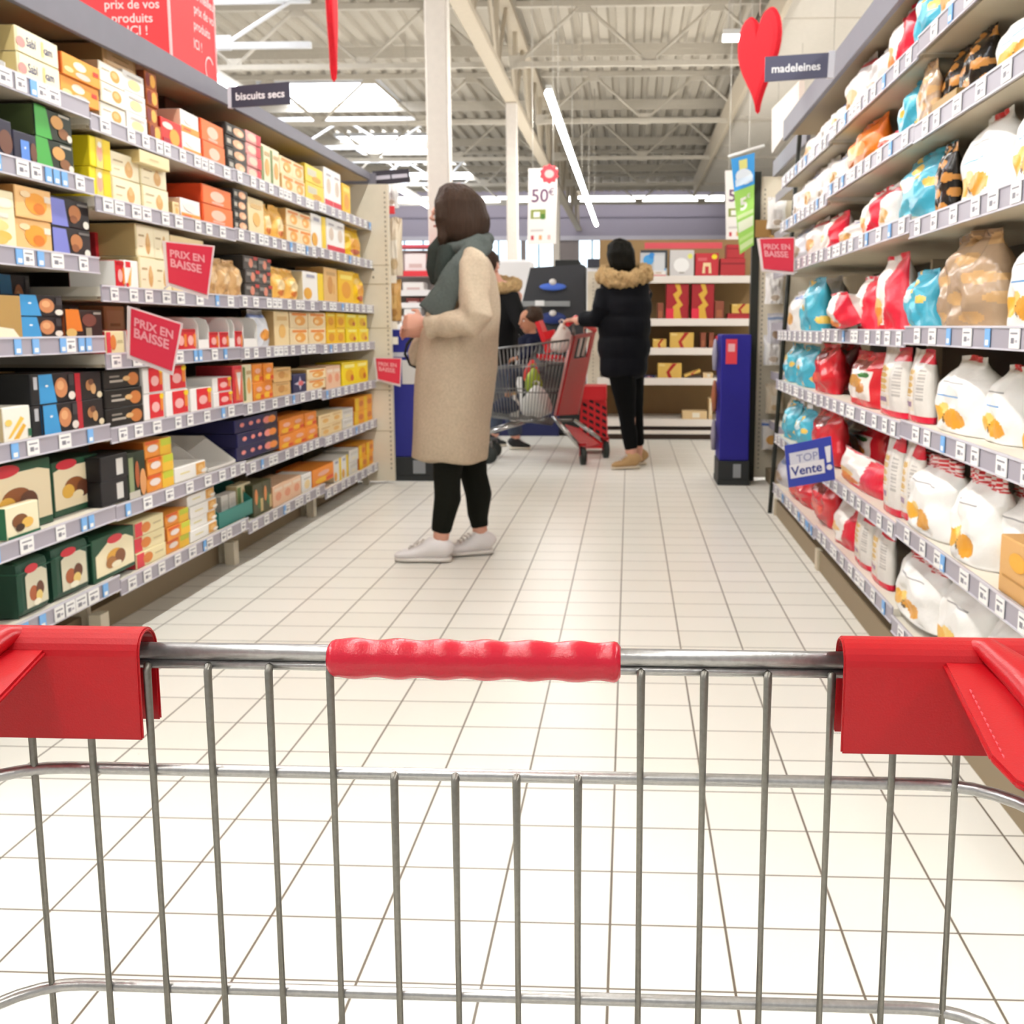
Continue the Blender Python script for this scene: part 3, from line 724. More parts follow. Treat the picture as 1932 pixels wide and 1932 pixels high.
 'green_label': dict(c='#1f4a33', side='#163726', p=[('g', [(.02, .12), (.98, .12), (.98, .82), (.8, .88), (.2, .88), (.02, .82)], '#efdfbb'), ('e', .3, .92, .22, .09, '#c62f3c'), ('e', .45, .5, .22, .16, '#8a4f28'), ('e', .3, .42, .13, .13, '#e0b04a'), ('e', .62, .42, .14, .16, '#5c3320'), ('e', .5, .32, .12, .08, '#f2e2b8')]),
 'cream_label': dict(c='#f6ecc8', side='#2d6a4a', p=[('e', .4, .5, .24, .22, '#7a4c28'), ('e', .62, .4, .18, .16, '#e6b95c'), ('e', .38, .3, .14, .12, '#3f2a1c'), ('r', 0, 0, 1, .1, '#2d6a4a')]),
 'green_tin': dict(c='#1d4534', c2='#2a6049', side='#173a2b', kind='tin', p=[('g', [(.2, .14), (.86, .14), (.86, .72), (.7, .8), (.35, .8), (.2, .72)], '#d9d2b8'), ('e', .40, .84, .2, .08, '#c62f3c'), ('e', .42, .38, .13, .14, '#a2562f'), ('e', .62, .42, .12, .14, '#5c3320'), ('e', .58, .3, .1, .1, '#e0c272'), ('e', .5, .2, .12, .06, '#f4ecd2')]),
 'green_house': dict(c='#1f4d36', side='#163a28', p=[('g', [(.06, .1), (.97, .1), (.97, .72), (.78, .86), (.38, .86), (.06, .6)], '#f3e6c0'), ('e', .52, .86, .18, .10, '#cc3a44'), ('e', .5, .45, .2, .18, '#d8a040'), ('e', .62, .4, .13, .18, '#7a4a2a'), ('e', .4, .34, .12, .14, '#a06a38'), ('e', .52, .26, .12, .07, '#f6eccc')]),
 'cream_redband': dict(c='#f3e5b4', side='#c3333f', p=[('r', 0, .04, .24, .96, '#d93a48'), ('e', .36, .5, .16, .34, '#d9823a'), ('r', .6, .5, .88, .6, '#c9b98a')]),
 'orange_lime': dict(c='#f09a3c', side='#b9601f', p=[('r', .55, 0, 1, 1, '#f2c23a'), ('r', .6, .55, 1, .98, '#c9cf3c'), ('e', .28, .55, .2, .22, '#f4e6dc'), ('r', .0, .8, .5, 1, '#e2632a')]),
 'white_biscuit': dict(c='#fbf9f2', side='#e6e0d2', p=[('r', .66, .1, .97, .92, '#dba04a'), ('e', .82, .5, .1, .26, '#ecc07a'), ('r', .15, .5, .45, .58, '#e8d98a'), ('e', .92, .3, .1, .14, '#faf5ea')]),
 'teal_tray': dict(c='#2f7d74', c2='#dfe6e2', kind='tray', lip=.45),
 'green_mix': dict(c='#4a4a2c', side='#2c3a20', p=[('e', .3, .6, .16, .24, '#d98a4e'), ('e', .6, .4, .2, .2, '#3f6a3a'), ('r', .7, .1, .98, .5, '#c9b07a')]),
 'dark_green': dict(c='#22301f', side='#171c14', p=[('r', .05, .1, .3, .9, '#8f9a72'), ('e', .5, .5, .12, .3, '#a8562e'), ('e', .8, .3, .18, .3, '#d99a62'), ('r', .0, .0, .6, .15, '#cdc8bb')]),
 'slot_box': dict(c='#1c1a1d', side='#121114', p=[('r', .55, .15, .80, .82, '#d8d5d0')]),
 'top_box': dict(c='#efdfae', side='#c6ae74', p=[('r', .3, .4, .6, .55, '#d6c28e')]),
 'red_gift': dict(c='#c8313c', side='#9c222c', p=[('g', [(.3, .12), (.42, .12), (.42, .42), (.58, .42), (.58, .12), (.7, .12), (.66, .58), (.34, .58)], '#f2d9a8'), ('e', .82, .84, .12, .11, '#f4e02c'), ('r', .1, .66, .5, .8, '#d9666c')]),
 'blue_frame': dict(c='#c9ccd0', side='#8a8d92', p=[('r', 0, .9, 1, 1, '#3b4046'), ('r', .92, .3, 1, 1, '#3b4046'), ('e', .3, .62, .2, .2, '#4ea3e0'), ('e', .42, .78, .12, .12, '#3b8fd8'), ('r', .78, .1, .95, .3, '#5aa6dc'), ('r', .5, .2, .9, .8, '#d8dbde')]),
 'white_face': dict(c='#d9d6d4', side='#bdb9b6', p=[('e', .48, .42, .32, .28, '#fdfcfa'), ('e', .84, .76, .1, .1, '#eef07a'), ('r', .4, .1, .6, .16, '#a9a39c')]),
 'plain_red': dict(c='#b93036', side='#8d2228', p=[('r', 0, .66, 1, .74, '#8a1f26')]),
 'red_gold': dict(c='#a42028', side='#6e151b', p=[('g', [(.35, 0), (.7, 0), (.6, .3), (.75, .4), (.55, .6), (.7, .75), (.6, 1), (.38, 1), (.5, .8), (.3, .7), (.5, .45), (.3, .35)], '#dcae3e'), ('r', 0, .0, .34, .3, '#e3304a')]),
 'gold_red': dict(c='#dcb55a', side='#a8812f', p=[('g', [(.45, .0), (.6, .0), (.5, .4), (.8, 1), (.62, 1), (.35, .4)], '#b02a22'), ('r', .05, .8, .3, .95, '#e8cd84')]),
 'brown_red': dict(c='#8a4a34', side='#5c2e20', p=[('r', .2, .1, .8, .5, '#a5603f')]),
 'wood_pack': dict(c='#e6c896', side='#b08a52', p=[('r', .4, .2, .7, .8, '#f3ead6')]),
 'beige_carton': dict(c='#d8a768', side='#b5833f', p=[('r', .1, .3, .9, .34, '#b98744'), ('e', .5, .65, .22, .16, '#e8a93a')]),
 'white_board': dict(c='#ece9e4', side='#cfcac2', p=[]),
}
BG = {
 'mad': dict(paint=p_mad('red'), neck=.5, nk=.6, crimp=.05, stand=.9, rough=.3, text=[]),
 'madgin': dict(paint=p_mad('gingham', False), neck=.8, nk=.7, crimp=.10, ruffle=True, stand=.95, wr=1.6),
 'madbig': dict(paint=p_mad('red'), neck=.55, nk=.66, crimp=.06, stand=.9),
 'redwhite': dict(paint=p_redwhite(), wr=1.3), 'redwhite2': dict(paint=p_redwhite(False), wr=1.3),
 'red': dict(paint=p_red(), wr=2.0, rough=.22, stand=.6), 'redfront': dict(paint=p_red(True), wr=1.4, rough=.25),
 'blue': dict(paint=p_blue(3), wr=1.6, rough=.25), 'blue2': dict(paint=p_blue(8), wr=1.6, rough=.25),
 'clear': dict(paint=p_clear, crimp=.04, wr=.6, rough=.2), 'blackcookie': dict(paint=p_cookie(True), rough=.2, wr=1.4), 'browncookie': dict(paint=p_cookie(False), rough=.2, wr=2.0, neck=.75),
 'orange': dict(paint=p_orange, wr=1.4), 'multi': dict(paint=p_multi, wr=1.4), 'pale': dict(paint=p_pale(), wr=1.2), 'palered': dict(paint=p_pale('#ece6e2', '#cf4a52', '#e0b274'), wr=1.2),
 'palepink': dict(paint=p_pale('#efe4e6', '#e08a9c', '#c86a72')), 'greyblue': dict(paint=p_pale('#c9c7cc', '#7d8fae', '#a9917a')),
 'yellowbag': dict(paint=p_plain('#f2c318', '#e8a020', '#c2502c'), wr=1.2), 'orangebag': dict(paint=p_plain('#f0b95a', '#f6dca6', '#d9742c'), wr=1.2),
 'kraftbag': dict(paint=p_plain('#cfa672', '#d9b98c', '#b98f5e'), wr=1.6), 'whitebluebag': dict(paint=p_pale('#e9ecf4', '#8ea4dc', '#f0a347')),
 'pasta': dict(paint=p_plain('#dccdb4', '#e9e0d0', '#c9b08a'), wr=1.6), 'tanbag': dict(paint=p_plain('#c79a58', '#d8b06e', '#a8783c'), wr=1.6), 'whitebag': dict(paint=p_plain('#f2efec', '#dcd8d6', '#c9b9a8'), wr=1.8),
}
pr = random.Random(5)
SHELF_WORD = ['', 'top', 'second', 'third', 'fourth', 'fifth', 'sixth', 'bottom']
def rowword(r, n):
    if n == 1: return ''
    if n == 2: return ('lower ', 'upper ')[r]
    if n == 3: return ('lowest ', 'middle ', 'topmost ')[r]
    return ('lowest ', 'second-lowest ', 'second-highest ', 'topmost ')[r]
def colword(c, n):
    return '' if n == 1 else ', %s of %s going away' % (ORD[c], NUM[n])
def bay_of(y, B):
    for i in range(len(B) - 1):
        if y < B[i + 1]: return i
    return len(B) - 2
def put(side, s, x0, x1, cols, rows, ytop, style, desc, cat='box', depth=None, setback=0.022, lean=0.0, base=None, where=None, grp=None, name=None, roll=0.0, thick=None, turn=0.0, gap=.003):
    """fill a stretch of shelf s between pixels x0..x1 (seen along the front) with cols x rows packs whose tops reach ytop"""
    f = 1 if side < 0 else -1
    if style in BG: setback = max(setback, .012) if lean == 0 else setback
    X = (LX if side < 0 else RX) - f * setback
    B = LB if side < 0 else RB
    ya, yb = sorted((onX(x0, 600, X).y, onX(x1, 600, X).y))
    ym = (ya + yb) / 2; b = bay_of(ym, B)
    b0, b1 = bay_of(ya + .012, B), bay_of(yb - .012, B)
    z0 = max((ZL if side < 0 else ZRR)[(s, k)] for k in (b0, b1)) + .002 if base is None else base
    zt = onX((x0 + x1) / 2, ytop, X).z
    Z = ZL if side < 0 else ZRR
    if base is None and s > 1: zt = min(zt, min(Z[(s - 1, b0)], Z[(s - 1, b1)]) - .05)
    if s == 1: zt = min(zt, 1.94 if side < 0 else 2.02)
    w = (yb - ya) / cols; h = (zt - z0) / rows
    if h < .03: print('LOW', side, s, desc, h)
    isbag = style in BG
    d = depth or (.16 if not isbag else None)
    ph = 'biscuit shelf' if side < 0 else 'madeleine shelf'
    place = where or ('on %s %s' % (SHELF_WORD[s], ph))
    group = '%s on the %s %s' % (grp or desc, SHELF_WORD[s], ph)
    nm = name or {'box': 'biscuit_box', 'bag': 'biscuit_bag', 'tin': 'biscuit_tin', 'packet': 'biscuit_packet', 'tray': 'display_tray'}.get(cat, cat)
    me = None
    for r in range(rows):
        for c in range(cols):
            if me is None:
                if isbag:
                    me = bag_mesh(w * .97, h, thick or min(.13, max(.05, w * .5)), dict(BG[style], shear=math.tan(roll)), len(bpy.data.meshes))
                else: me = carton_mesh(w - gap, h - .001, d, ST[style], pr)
            o = bpy.data.objects.new(nm, me); COL.objects.link(o)
            cc = c if True else 0
            y = ya + w * (c + .5)
            jx = pr.uniform(-.006, .004) if rows * cols > 1 else 0
            o.location = (X + f * jx, y, z0 + r * h)
            o.rotation_euler = (lean, 0.0, (math.pi / 2 if side < 0 else -math.pi / 2) + pr.uniform(-.015, .015) + turn)
            lab = '%s%s%s %s' % (rowword(r, rows), desc, colword(c, cols), place)
            tag(o, lab, cat, group if rows * cols > 1 else None)
    return o
def Lf(*a, **k): return put(-1, *a, **k)
def Rt(*a, **k): return put(1, *a, **k)
# ------------------------------------------------------------------ biscuit side
# first bay (beside the cart): N shelves
Lf(1, -30, 20, 1, 1, 48, 'brown', 'dark brown chocolate biscuit box')
Lf(1, 22, 47, 1, 1, 122, 'white_tray', 'small white tray with brown oval window', 'tray')
Lf(1, 66, 144, 1, 2, 84, 'cream_script', 'cream box with handwritten lettering')
Lf(1, 147, 215, 1, 2, 128, 'orange_round', 'orange biscuit box with white round badge')
Lf(2, -40, 50, 1, 1, 224, 'navy', 'navy box with light blue label beside chocolate biscuit')
Lf(2, 51, 92, 1, 1, 258, 'navy', 'low navy box next to the green boxes')
Lf(2, 92, 160, 1, 2, 200, 'green', 'black box with green label and nuts')
Lf(3, -30, 42, 1, 1, 358, 'cookie_photo', 'large cream box printed with yellow cookies')
Lf(3, 43, 111, 1, 2, 358, 'apricot', 'apricot box with orange fruit print')
Lf(3, 112, 184, 1, 2, 378, 'violet', 'black box with violet label and cookies')
Lf(4, -20, 41, 1, 1, 556, 'kraft_display', 'open brown kraft display box with cream paper')
Lf(4, 42, 122, 1, 2, 556, 'sky_label', 'black box with bright blue label and shell biscuit')
Lf(4, 122, 194, 1, 1, 584, 'orange_dark', 'black box with orange label and dark biscuit')
Lf(4, 2, 62, 1, 1, 512, 'sky_label', 'shaded blue box standing at the back of', depth=.12, setback=.20, where='the fourth biscuit shelf')
Lf(4, 75, 150, 1, 1, 516, 'orange_dark', 'shaded brown box standing at the back of', depth=.12, setback=.20, where='the fourth biscuit shelf')
Lf(5, -10, 44, 1, 1, 768, 'long_biscuits', 'white packet printed with long yellow biscuits', 'packet')
Lf(5, -4, 22, 1, 1, 702, 'tan', 'beige box behind the long biscuit packet', setback=.2, depth=.1)
Lf(5, 45, 63, 1, 2, 706, 'black_slot', 'thin black box with grey window')
Lf(5, 64, 134, 1, 2, 704, 'sky_label', 'black box with sky blue label and bent biscuit')
Lf(5, 135, 186, 1, 2, 696, 'nuts_red', 'black box with red spine and nuts')
Lf(5, 188, 260, 1, 3, 693, 'black_cookie', 'black box with orange cookie and white text')
Lf(6, -60, 74, 1, 1, 880, 'green_label', 'wide green box with cream label, cut by the photo edge', depth=.2, setback=.05)
Lf(6, 76, 166, 1, 1, 868, 'green_label', 'green box with cream chocolate label and red oval', depth=.2, setback=.07)
Lf(6, -20, 46, 1, 1, 958, 'cream_label', 'small cream box standing before the green box', depth=.03, setback=.012)
Lf(6, 169, 221, 1, 2, 862, 'slot_box', 'black box with narrow white label', depth=.2)
Lf(6, 222, 258, 1, 1, 856, 'dark_green', 'dark green box with biscuit picture')
Lf(7, -8, 60, 1, 1, 1066, 'green_tin', 'dark green tin at the photo edge', 'tin', depth=.16)
Lf(7, 64, 139, 1, 1, 1034, 'green_tin', 'dark green tin between tin and house-shaped label', 'tin', depth=.16)
Lf(7, 142, 228, 1, 1, 1016, 'green_house', 'green box with cream house-shaped label', depth=.16)
Lf(7, 230, 290, 1, 3, 986, 'cream_redband', 'cream box with red band and round biscuit', depth=.2)
Lf(7, 291, 336, 1, 3, 972, 'orange_lime', 'orange and yellow biscuit box', depth=.2)
Lf(7, 337, 391, 1, 4, 932, 'white_biscuit', 'white box with square golden biscuit', depth=.2)
# bay under the red banner box
Lf(1, 217, 262, 1, 3, 138, 'cream_cookie', 'cream box with almond biscuit picture')
Lf(1, 263, 299, 1, 3, 152, 'white', 'white biscuit box with pale picture')
Lf(1, 225, 285, 1, 1, 102, 'kraft', 'brown kraft case resting on the cream biscuit boxes', base=onX(240, 136, LX - .022).z + .004, where='under the grey canopy', depth=.2, setback=.05)
Lf(1, 301, 322, 1, 4, 150, 'brown_orange', 'brown pack with orange biscuit')
Lf(1, 323, 362, 1, 1, 236, 'red_cookie', 'red box with orange cookie')
Lf(1, 363, 396, 1, 2, 222, 'white_orange', 'white box with orange foot')
Lf(1, 335, 385, 1, 1, 192, 'brown', 'dark red box behind the red cookie box', depth=.1, setback=.2)
Lf(1, 398, 440, 1, 2, 240, 'deep_orange', 'deep orange box with pale round picture')
Lf(1, 442, 477, 1, 4, 246, 'black_pastel', 'black pack with peach biscuit')
Lf(1, 478, 505, 1, 4, 258, 'pink_red', 'pink and red pack')
Lf(1, 506, 540, 2, 1, 284, 'cream_green', 'cream pack with green stripe', 'packet')
Lf(1, 541, 584, 2, 2, 308, 'cream_orange', 'cream box with orange biscuit')
Lf(1, 585, 618, 1, 2, 320, 'yellow_grey', 'yellow box with grey panel')
Lf(1, 620, 650, 2, 1, 326, 'white_redfoot', 'tall white packet with red foot', 'packet')
Lf(1, 653, 668, 1, 1, 352, 'yellow', 'tall narrow yellow packet at the end of', 'packet', where='the top biscuit shelf')
Lf(2, 189, 226, 1, 2, 268, 'yellow_pink', 'yellow box with pink centre stripe', depth=.2)
Lf(2, 228, 330, 2, 2, 305, 'cream_pear', 'cream box with pear picture', depth=.2)
Lf(2, 282, 336, 1, 1, 297, 'top_box', 'cream box lying on the pear boxes', base=onX(310, 322, LX).z, where='under the top shelf', depth=.12, setback=-.004)
Lf(2, 338, 350, 1, 1, 384, 'cream', 'tiny cream packet between pear box and orange box', 'packet')
Lf(2, 352, 388, 1, 1, 380, 'white_orange', 'low white box with orange foot')
Lf(2, 392, 447, 1, 2, 358, 'deep_orange', 'large deep orange box with pale round picture', depth=.3)
Lf(2, 449, 475, 1, 4, 362, 'black_pastel', 'black pack with peach biscuit')
Lf(2, 477, 506, 1, 1, 378, 'cream', 'cream packet beside the black packs', 'packet')
Lf(2, 507, 546, 2, 1, 388, 'orangebag', 'yellow and orange biscuit bag', 'bag', thick=.08)
Lf(2, 547, 592, 2, 2, 402, 'cream_orange', 'cream box with orange biscuit')
Lf(2, 593, 620, 1, 1, 408, 'white_yellow', 'white packet with yellow edge', 'packet')
Lf(2, 621, 654, 2, 1, 418, 'white_redfoot', 'white packet with red foot', 'packet')
Lf(2, 658, 692, 1, 1, 430, 'yellowbag', 'yellow biscuit bag by the cream end panel', 'bag', thick=.1)
Lf(3, 190, 222, 1, 1, 442, 'red_white_tri', 'red box with white triangle at the back', setback=.16, depth=.1)
Lf(3, 224, 240, 1, 1, 492, 'red_pack', 'small red packet before the red triangle box', 'packet')
Lf(3, 241, 266, 1, 1, 492, 'white_tri', 'white packet with orange triangle', 'packet')
Lf(3, 268, 330, 2, 2, 426, 'cream_pear', 'cream box with pear picture', depth=.2)
Lf(3, 332, 394, 2, 1, 450, 'cream', 'plain cream box behind the red sign', depth=.2)
Lf(3, 397, 464, 3, 1, 488, 'kraftbag', 'brown kraft paper bag', 'bag', thick=.1)
Lf(3, 466, 516, 2, 3, 486, 'grey_pink', 'dark grey pack with pink biscuit')
Lf(3, 519, 572, 2, 1, 506, 'orangebag', 'cream yellow biscuit bag', 'bag', thick=.1)
Lf(3, 574, 612, 1, 1, 514, 'white_yellow', 'wide white pack with yellow edge')
Lf(3, 614, 638, 1, 1, 506, 'tan', 'tan box between white and yellow packs')
Lf(3, 641, 668, 1, 1, 512, 'yellow', 'deep yellow packet with orange picture', 'packet')
Lf(3, 671, 694, 1, 1, 514, 'yellowbag', 'rounded yellow bag with red mark', 'bag', thick=.1)
Lf(4, 197, 232, 1, 1, 624, 'cream_redband', 'cream box with biscuit, partly behind the red sign')
Lf(4, 196, 236, 1, 1, 560, 'kraft', 'brown kraft box behind the cream redband box', setback=.18, depth=.12)
Lf(4, 236, 318, 3, 1, 622, 'red_pack', 'red packet behind the red sign', 'packet', grp='red packets behind the sign')
Lf(4, 330, 370, 2, 1, 620, 'red_pack', 'red packet beside the red sign', 'packet')
for k, (a, b_) in enumerate(((371, 393), (430, 441), (457, 484))):
    Lf(4, a, b_, 1, 1, 598, 'white_tray', ['wide white tray with curved sides', 'narrow white tray with curved sides', 'last white tray with curved sides, before the blue bag'][k], 'tray', depth=.2)
Lf(4, 395, 428, 2, 1, 626, 'red_pack', 'low red packet between two white trays', 'packet')
Lf(4, 442, 456, 1, 1, 624, 'red_pack', 'single red packet between narrow and last tray', 'packet')
Lf(4, 486, 515, 1, 1, 582, 'whitebluebag', 'white bag with pale blue top', 'bag', thick=.1)
Lf(4, 517, 545, 1, 1, 574, 'cream', 'tall cream packet', 'packet')
Lf(4, 547, 614, 2, 2, 576, 'cream_orange', 'cream box with orange biscuit')
Lf(4, 616, 650, 2, 2, 588, 'yellow', 'yellow box with orange picture')
Lf(4, 653, 694, 2, 2, 592, 'bright_yellow', 'bright yellow box')
Lf(5, 263, 302, 1, 2, 692, 'white_red', 'white sided red packet, stack next to black cookies', 'packet', depth=.2)
Lf(5, 304, 348, 1, 2, 688, 'white_red', 'white sided red packet, stack beside white tray', 'packet', depth=.2)
Lf(5, 352, 392, 1, 1, 732, 'white_red', 'single white sided red packet before the grey gap', 'packet')
Lf(5, 396, 432, 1, 2, 712, 'white_red', 'white sided red packet, stack past the gap', 'packet')
Lf(5, 434, 452, 1, 1, 690, 'red_white_tri', 'tall dark red packet', 'packet')
Lf(5, 453, 470, 1, 1, 688, 'cream_green', 'tall cream and green packet', 'packet')
Lf(5, 472, 511, 2, 2, 686, 'orange_mix', 'orange box with pink lettering patch')
Lf(5, 512, 546, 1, 2, 694, 'tan', 'tan biscuit box')
Lf(5, 548, 574, 1, 1, 706, 'navy_star', 'navy packet with pale star', 'packet')
Lf(5, 575, 610, 1, 2, 696, 'cream_orange', 'cream box with orange biscuit')
Lf(5, 612, 640, 2, 1, 690, 'pink_cream', 'pinkish cream packet', 'packet')
Lf(5, 642, 691, 2, 1, 682, 'bright_yellow', 'bright yellow packet', 'packet')
Lf(6, 260, 311, 1, 3, 832, 'orange_lime', 'orange and lime biscuit box', depth=.2)
Lf(6, 313, 374, 1, 1, 880, 'white_biscuit', 'low white box with golden biscuit', depth=.2)
Lf(6, 378, 432, 1, 1, 832, 'grey_tray', 'empty pale grey cardboard tray', 'tray', depth=.3)
Lf(6, 436, 516, 1, 3, 786, 'navy_dots', 'navy box with pink dots', depth=.3)
Lf(6, 517, 592, 3, 2, 786, 'orange_mix', 'orange box with yellow patches')
Lf(6, 594, 640, 2, 2, 780, 'cream', 'cream box with golden patch')
Lf(6, 642, 662, 1, 2, 772, 'grey_white', 'pale grey box')
Lf(6, 664, 699, 2, 2, 748, 'orange_yellow', 'orange and yellow box')
Lf(7, 394, 460, 1, 1, 926, 'teal_tray', 'teal tray of white packs', 'tray', depth=.2)
Lf(7, 400, 428, 2, 1, 938, 'grey_white', 'white pack standing in the teal tray', 'packet', depth=.05, setback=.06)
Lf(7, 432, 458, 1, 1, 918, 'cream_green', 'pale packet standing in the teal tray', 'packet', depth=.05, setback=.06)
Lf(7, 462, 498, 2, 1, 914, 'green_mix', 'green and orange packet', 'packet')
Lf(7, 500, 556, 3, 1, 912, 'pink_cream', 'cream packet with pink picture', 'packet')
Lf(7, 558, 577, 1, 1, 898, 'white', 'white biscuit packet', 'packet')
Lf(7, 579, 620, 1, 1, 884, 'orange_mix', 'big orange box beside white packet', depth=.2)
Lf(7, 622, 649, 2, 1, 866, 'white_yellow', 'white and yellow packet', 'packet')
Lf(7, 651, 668, 1, 2, 850, 'grey_white', 'pale grey box')
Lf(7, 670, 698, 2, 2, 838, 'orange_yellow', 'orange and yellow box')
# ------------------------------------------------------------------ madeleine side
Rt(1, 1502, 1522, 1, 1, 262, 'pale', 'pale packet beyond the black pole top', 'bag')
Rt(1, 1524, 1546, 1, 1, 236, 'whitebag', 'greyish white bag far along', 'bag')
Rt(1, 1548, 1566, 1, 1, 212, 'pale', 'white bag with blue top far along', 'bag')
Rt(1, 1568, 1604, 1, 1, 140, 'palered', 'white bag with red top', 'bag')
Rt(1, 1606, 1640, 1, 1, 118, 'whitebag', 'plain white bag before the red one', 'bag')
Rt(1, 1642, 1684, 1, 1, 28, 'redwhite', 'tall white and red bag', 'bag')
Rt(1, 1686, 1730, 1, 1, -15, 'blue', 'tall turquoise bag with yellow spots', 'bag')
Rt(1, 1732, 1768, 1, 1, -70, 'pale', 'white bag with blue band beside turquoise bag', 'bag')
Rt(1, 1770, 1835, 1, 1, -130, 'palepink', 'pale pink bag cut by the photo top', 'bag')
Rt(2, 1484, 1502, 1, 1, 352, 'whitebag', 'small white bag by the black pole', 'bag')
Rt(2, 1503, 1524, 1, 1, 328, 'pale', 'small white bag with blue band', 'bag')
Rt(2, 1526, 1547, 1, 1, 292, 'whitebag', 'slim white bag', 'bag')
Rt(2, 1548, 1572, 1, 1, 300, 'pale', 'white bag with dark blue band', 'bag')
Rt(2, 1574, 1626, 1, 1, 240, 'orange', 'orange bag with yellow edge', 'bag')
Rt(2, 1628, 1666, 1, 1, 258, 'multi', 'green, yellow and red patterned bag', 'bag')
Rt(2, 1668, 1700, 1, 1, 160, 'blue2', 'turquoise bag beside the cookie pack', 'bag')
Rt(2, 1702, 1736, 1, 1, 124, 'browncookie', 'brown see-through cookie bag', 'bag', thick=.05)
Rt(2, 1738, 1782, 1, 1, 196, 'kraft_display', 'low brown tray box before the black bags', 'tray', depth=.03, setback=.010)
Rt(2, 1740, 1814, 2, 1, 88, 'blackcookie', 'black bag with orange cookies', 'bag', setback=.05, thick=.10)
Rt(2, 1826, 1960, 1, 1, 22, 'madbig', 'big white madeleine bag leaning sideways', 'bag', roll=-.5, thick=.13)
Rt(3, 1484, 1506, 1, 1, 428, 'greyblue', 'greyish packet by the black pole', 'bag')
Rt(3, 1508, 1532, 1, 1, 404, 'palered', 'reddish white bag', 'bag')
Rt(3, 1534, 1566, 1, 1, 408, 'redwhite2', 'red and white bag', 'bag')
Rt(3, 1568, 1603, 1, 1, 418, 'pale', 'white bag with blue lettering', 'bag')
Rt(3, 1606, 1640, 1, 1, 364, 'redwhite', 'tall red and white bag', 'bag')
Rt(3, 1642, 1667, 1, 1, 352, 'palered', 'white and yellow bag with red band', 'bag')
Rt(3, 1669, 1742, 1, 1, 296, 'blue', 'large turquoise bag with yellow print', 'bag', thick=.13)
Rt(3, 1744, 1768, 1, 1, 280, 'blackcookie', 'narrow dark cookie pack', 'bag')
Rt(3, 1774, 1866, 1, 1, 206, 'mad', 'white madeleine bag beside the cookie pack', 'bag', thick=.13)
Rt(3, 1868, 1965, 1, 1, 160, 'mad', 'white madeleine bag at the photo edge', 'bag', thick=.13)
Rt(4, 1481, 1497, 1, 1, 550, 'pale', 'small pale bag by the black pole', 'bag')
Rt(4, 1499, 1532, 1, 1, 526, 'blue2', 'turquoise bag with round yellow mark', 'bag')
Rt(4, 1535, 1562, 1, 1, 524, 'whitebag', 'white bag behind the tilted red bag', 'bag', setback=.16)
Rt(4, 1566, 1598, 1, 1, 560, 'redwhite', 'white and red bag tipped over the shelf rail', 'bag', roll=-.50, lean=.45, setback=-.03)
Rt(4, 1604, 1636, 1, 1, 520, 'redwhite2', 'leaning red and white bag', 'bag', roll=-.42)
Rt(4, 1640, 1684, 1, 1, 480, 'redwhite', 'tall leaning white bag with broad red band', 'bag', roll=-.40)
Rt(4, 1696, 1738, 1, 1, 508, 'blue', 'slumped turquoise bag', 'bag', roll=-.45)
Rt(4, 1746, 1846, 1, 1, 438, 'browncookie', 'see-through brown bag of biscuits', 'bag', roll=-.12, thick=.14)
Rt(4, 1872, 1970, 1, 1, 434, 'mad', 'white madeleine bag with red print at the edge', 'bag', thick=.13)
Rt(5, 1475, 1495, 1, 1, 648, 'blue', 'turquoise bag touching the black pole', 'bag')
Rt(5, 1496, 1524, 1, 1, 652, 'blue2', 'turquoise bag next to the red bags', 'bag')
Rt(5, 1528, 1560, 1, 1, 648, 'red', 'crumpled red bag', 'bag')
Rt(5, 1562, 1600, 1, 1, 640, 'red', 'crumpled red bag behind the pictured red bag', 'bag', setback=.16)
Rt(5, 1590, 1650, 1, 1, 664, 'redfront', 'red bag with white picture of nuts', 'bag')
Rt(5, 1654, 1704, 1, 1, 636, 'clear', 'clear cookie pack next to the pictured red bag', 'bag', thick=.07)
Rt(5, 1708, 1746, 1, 1, 640, 'clear', 'clear cookie pack next to the white madeleine bag', 'bag', thick=.07)
Rt(5, 1750, 1842, 1, 1, 672, 'mad', 'white madeleine bag with red clip and blue line', 'bag', thick=.14, setback=.03)
Rt(5, 1846, 1915, 1, 1, 690, 'mad', 'white madeleine bag leaning by its neighbour', 'bag', thick=.13, roll=-.12, setback=.06)
Rt(5, 1916, 2010, 1, 1, 720, 'mad', 'white madeleine bag nearly out of the photo', 'bag', thick=.13, setback=.02)
Rt(6, 1475, 1497, 1, 1, 760, 'blue2', 'turquoise bag touching the black pole', 'bag')
Rt(6, 1498, 1524, 1, 1, 775, 'blue', 'turquoise bag above the blue sign', 'bag')
Rt(6, 1526, 1570, 1, 1, 775, 'red', 'shiny red bag above the blue sign', 'bag', thick=.13)
Rt(6, 1576, 1664, 1, 1, 790, 'redfront', 'brownish red bag at the back', 'bag', setback=.18, thick=.12)
Rt(6, 1580, 1664, 1, 1, 868, 'redwhite', 'white and red pack lying before the red bag', 'bag', setback=.03, thick=.1)
Rt(6, 1670, 1704, 1, 1, 812, 'clear', 'clear cookie pack with black text', 'bag', thick=.06)
Rt(6, 1706, 1738, 1, 1, 826, 'clear', 'clear cookie pack beside the gingham bags', 'bag', thick=.06)
Rt(6, 1706, 1792, 1, 1, 868, 'madgin', 'white madeleine bag with red gingham top, first', 'bag', thick=.14, setback=-.005)
Rt(6, 1794, 1870, 1, 1, 896, 'madgin', 'white madeleine bag with red gingham top, middle', 'bag', thick=.14, setback=.01)
Rt(6, 1872, 1985, 1, 1, 930, 'madgin', 'white madeleine bag with red gingham top, at the edge', 'bag', thick=.14, setback=.07)
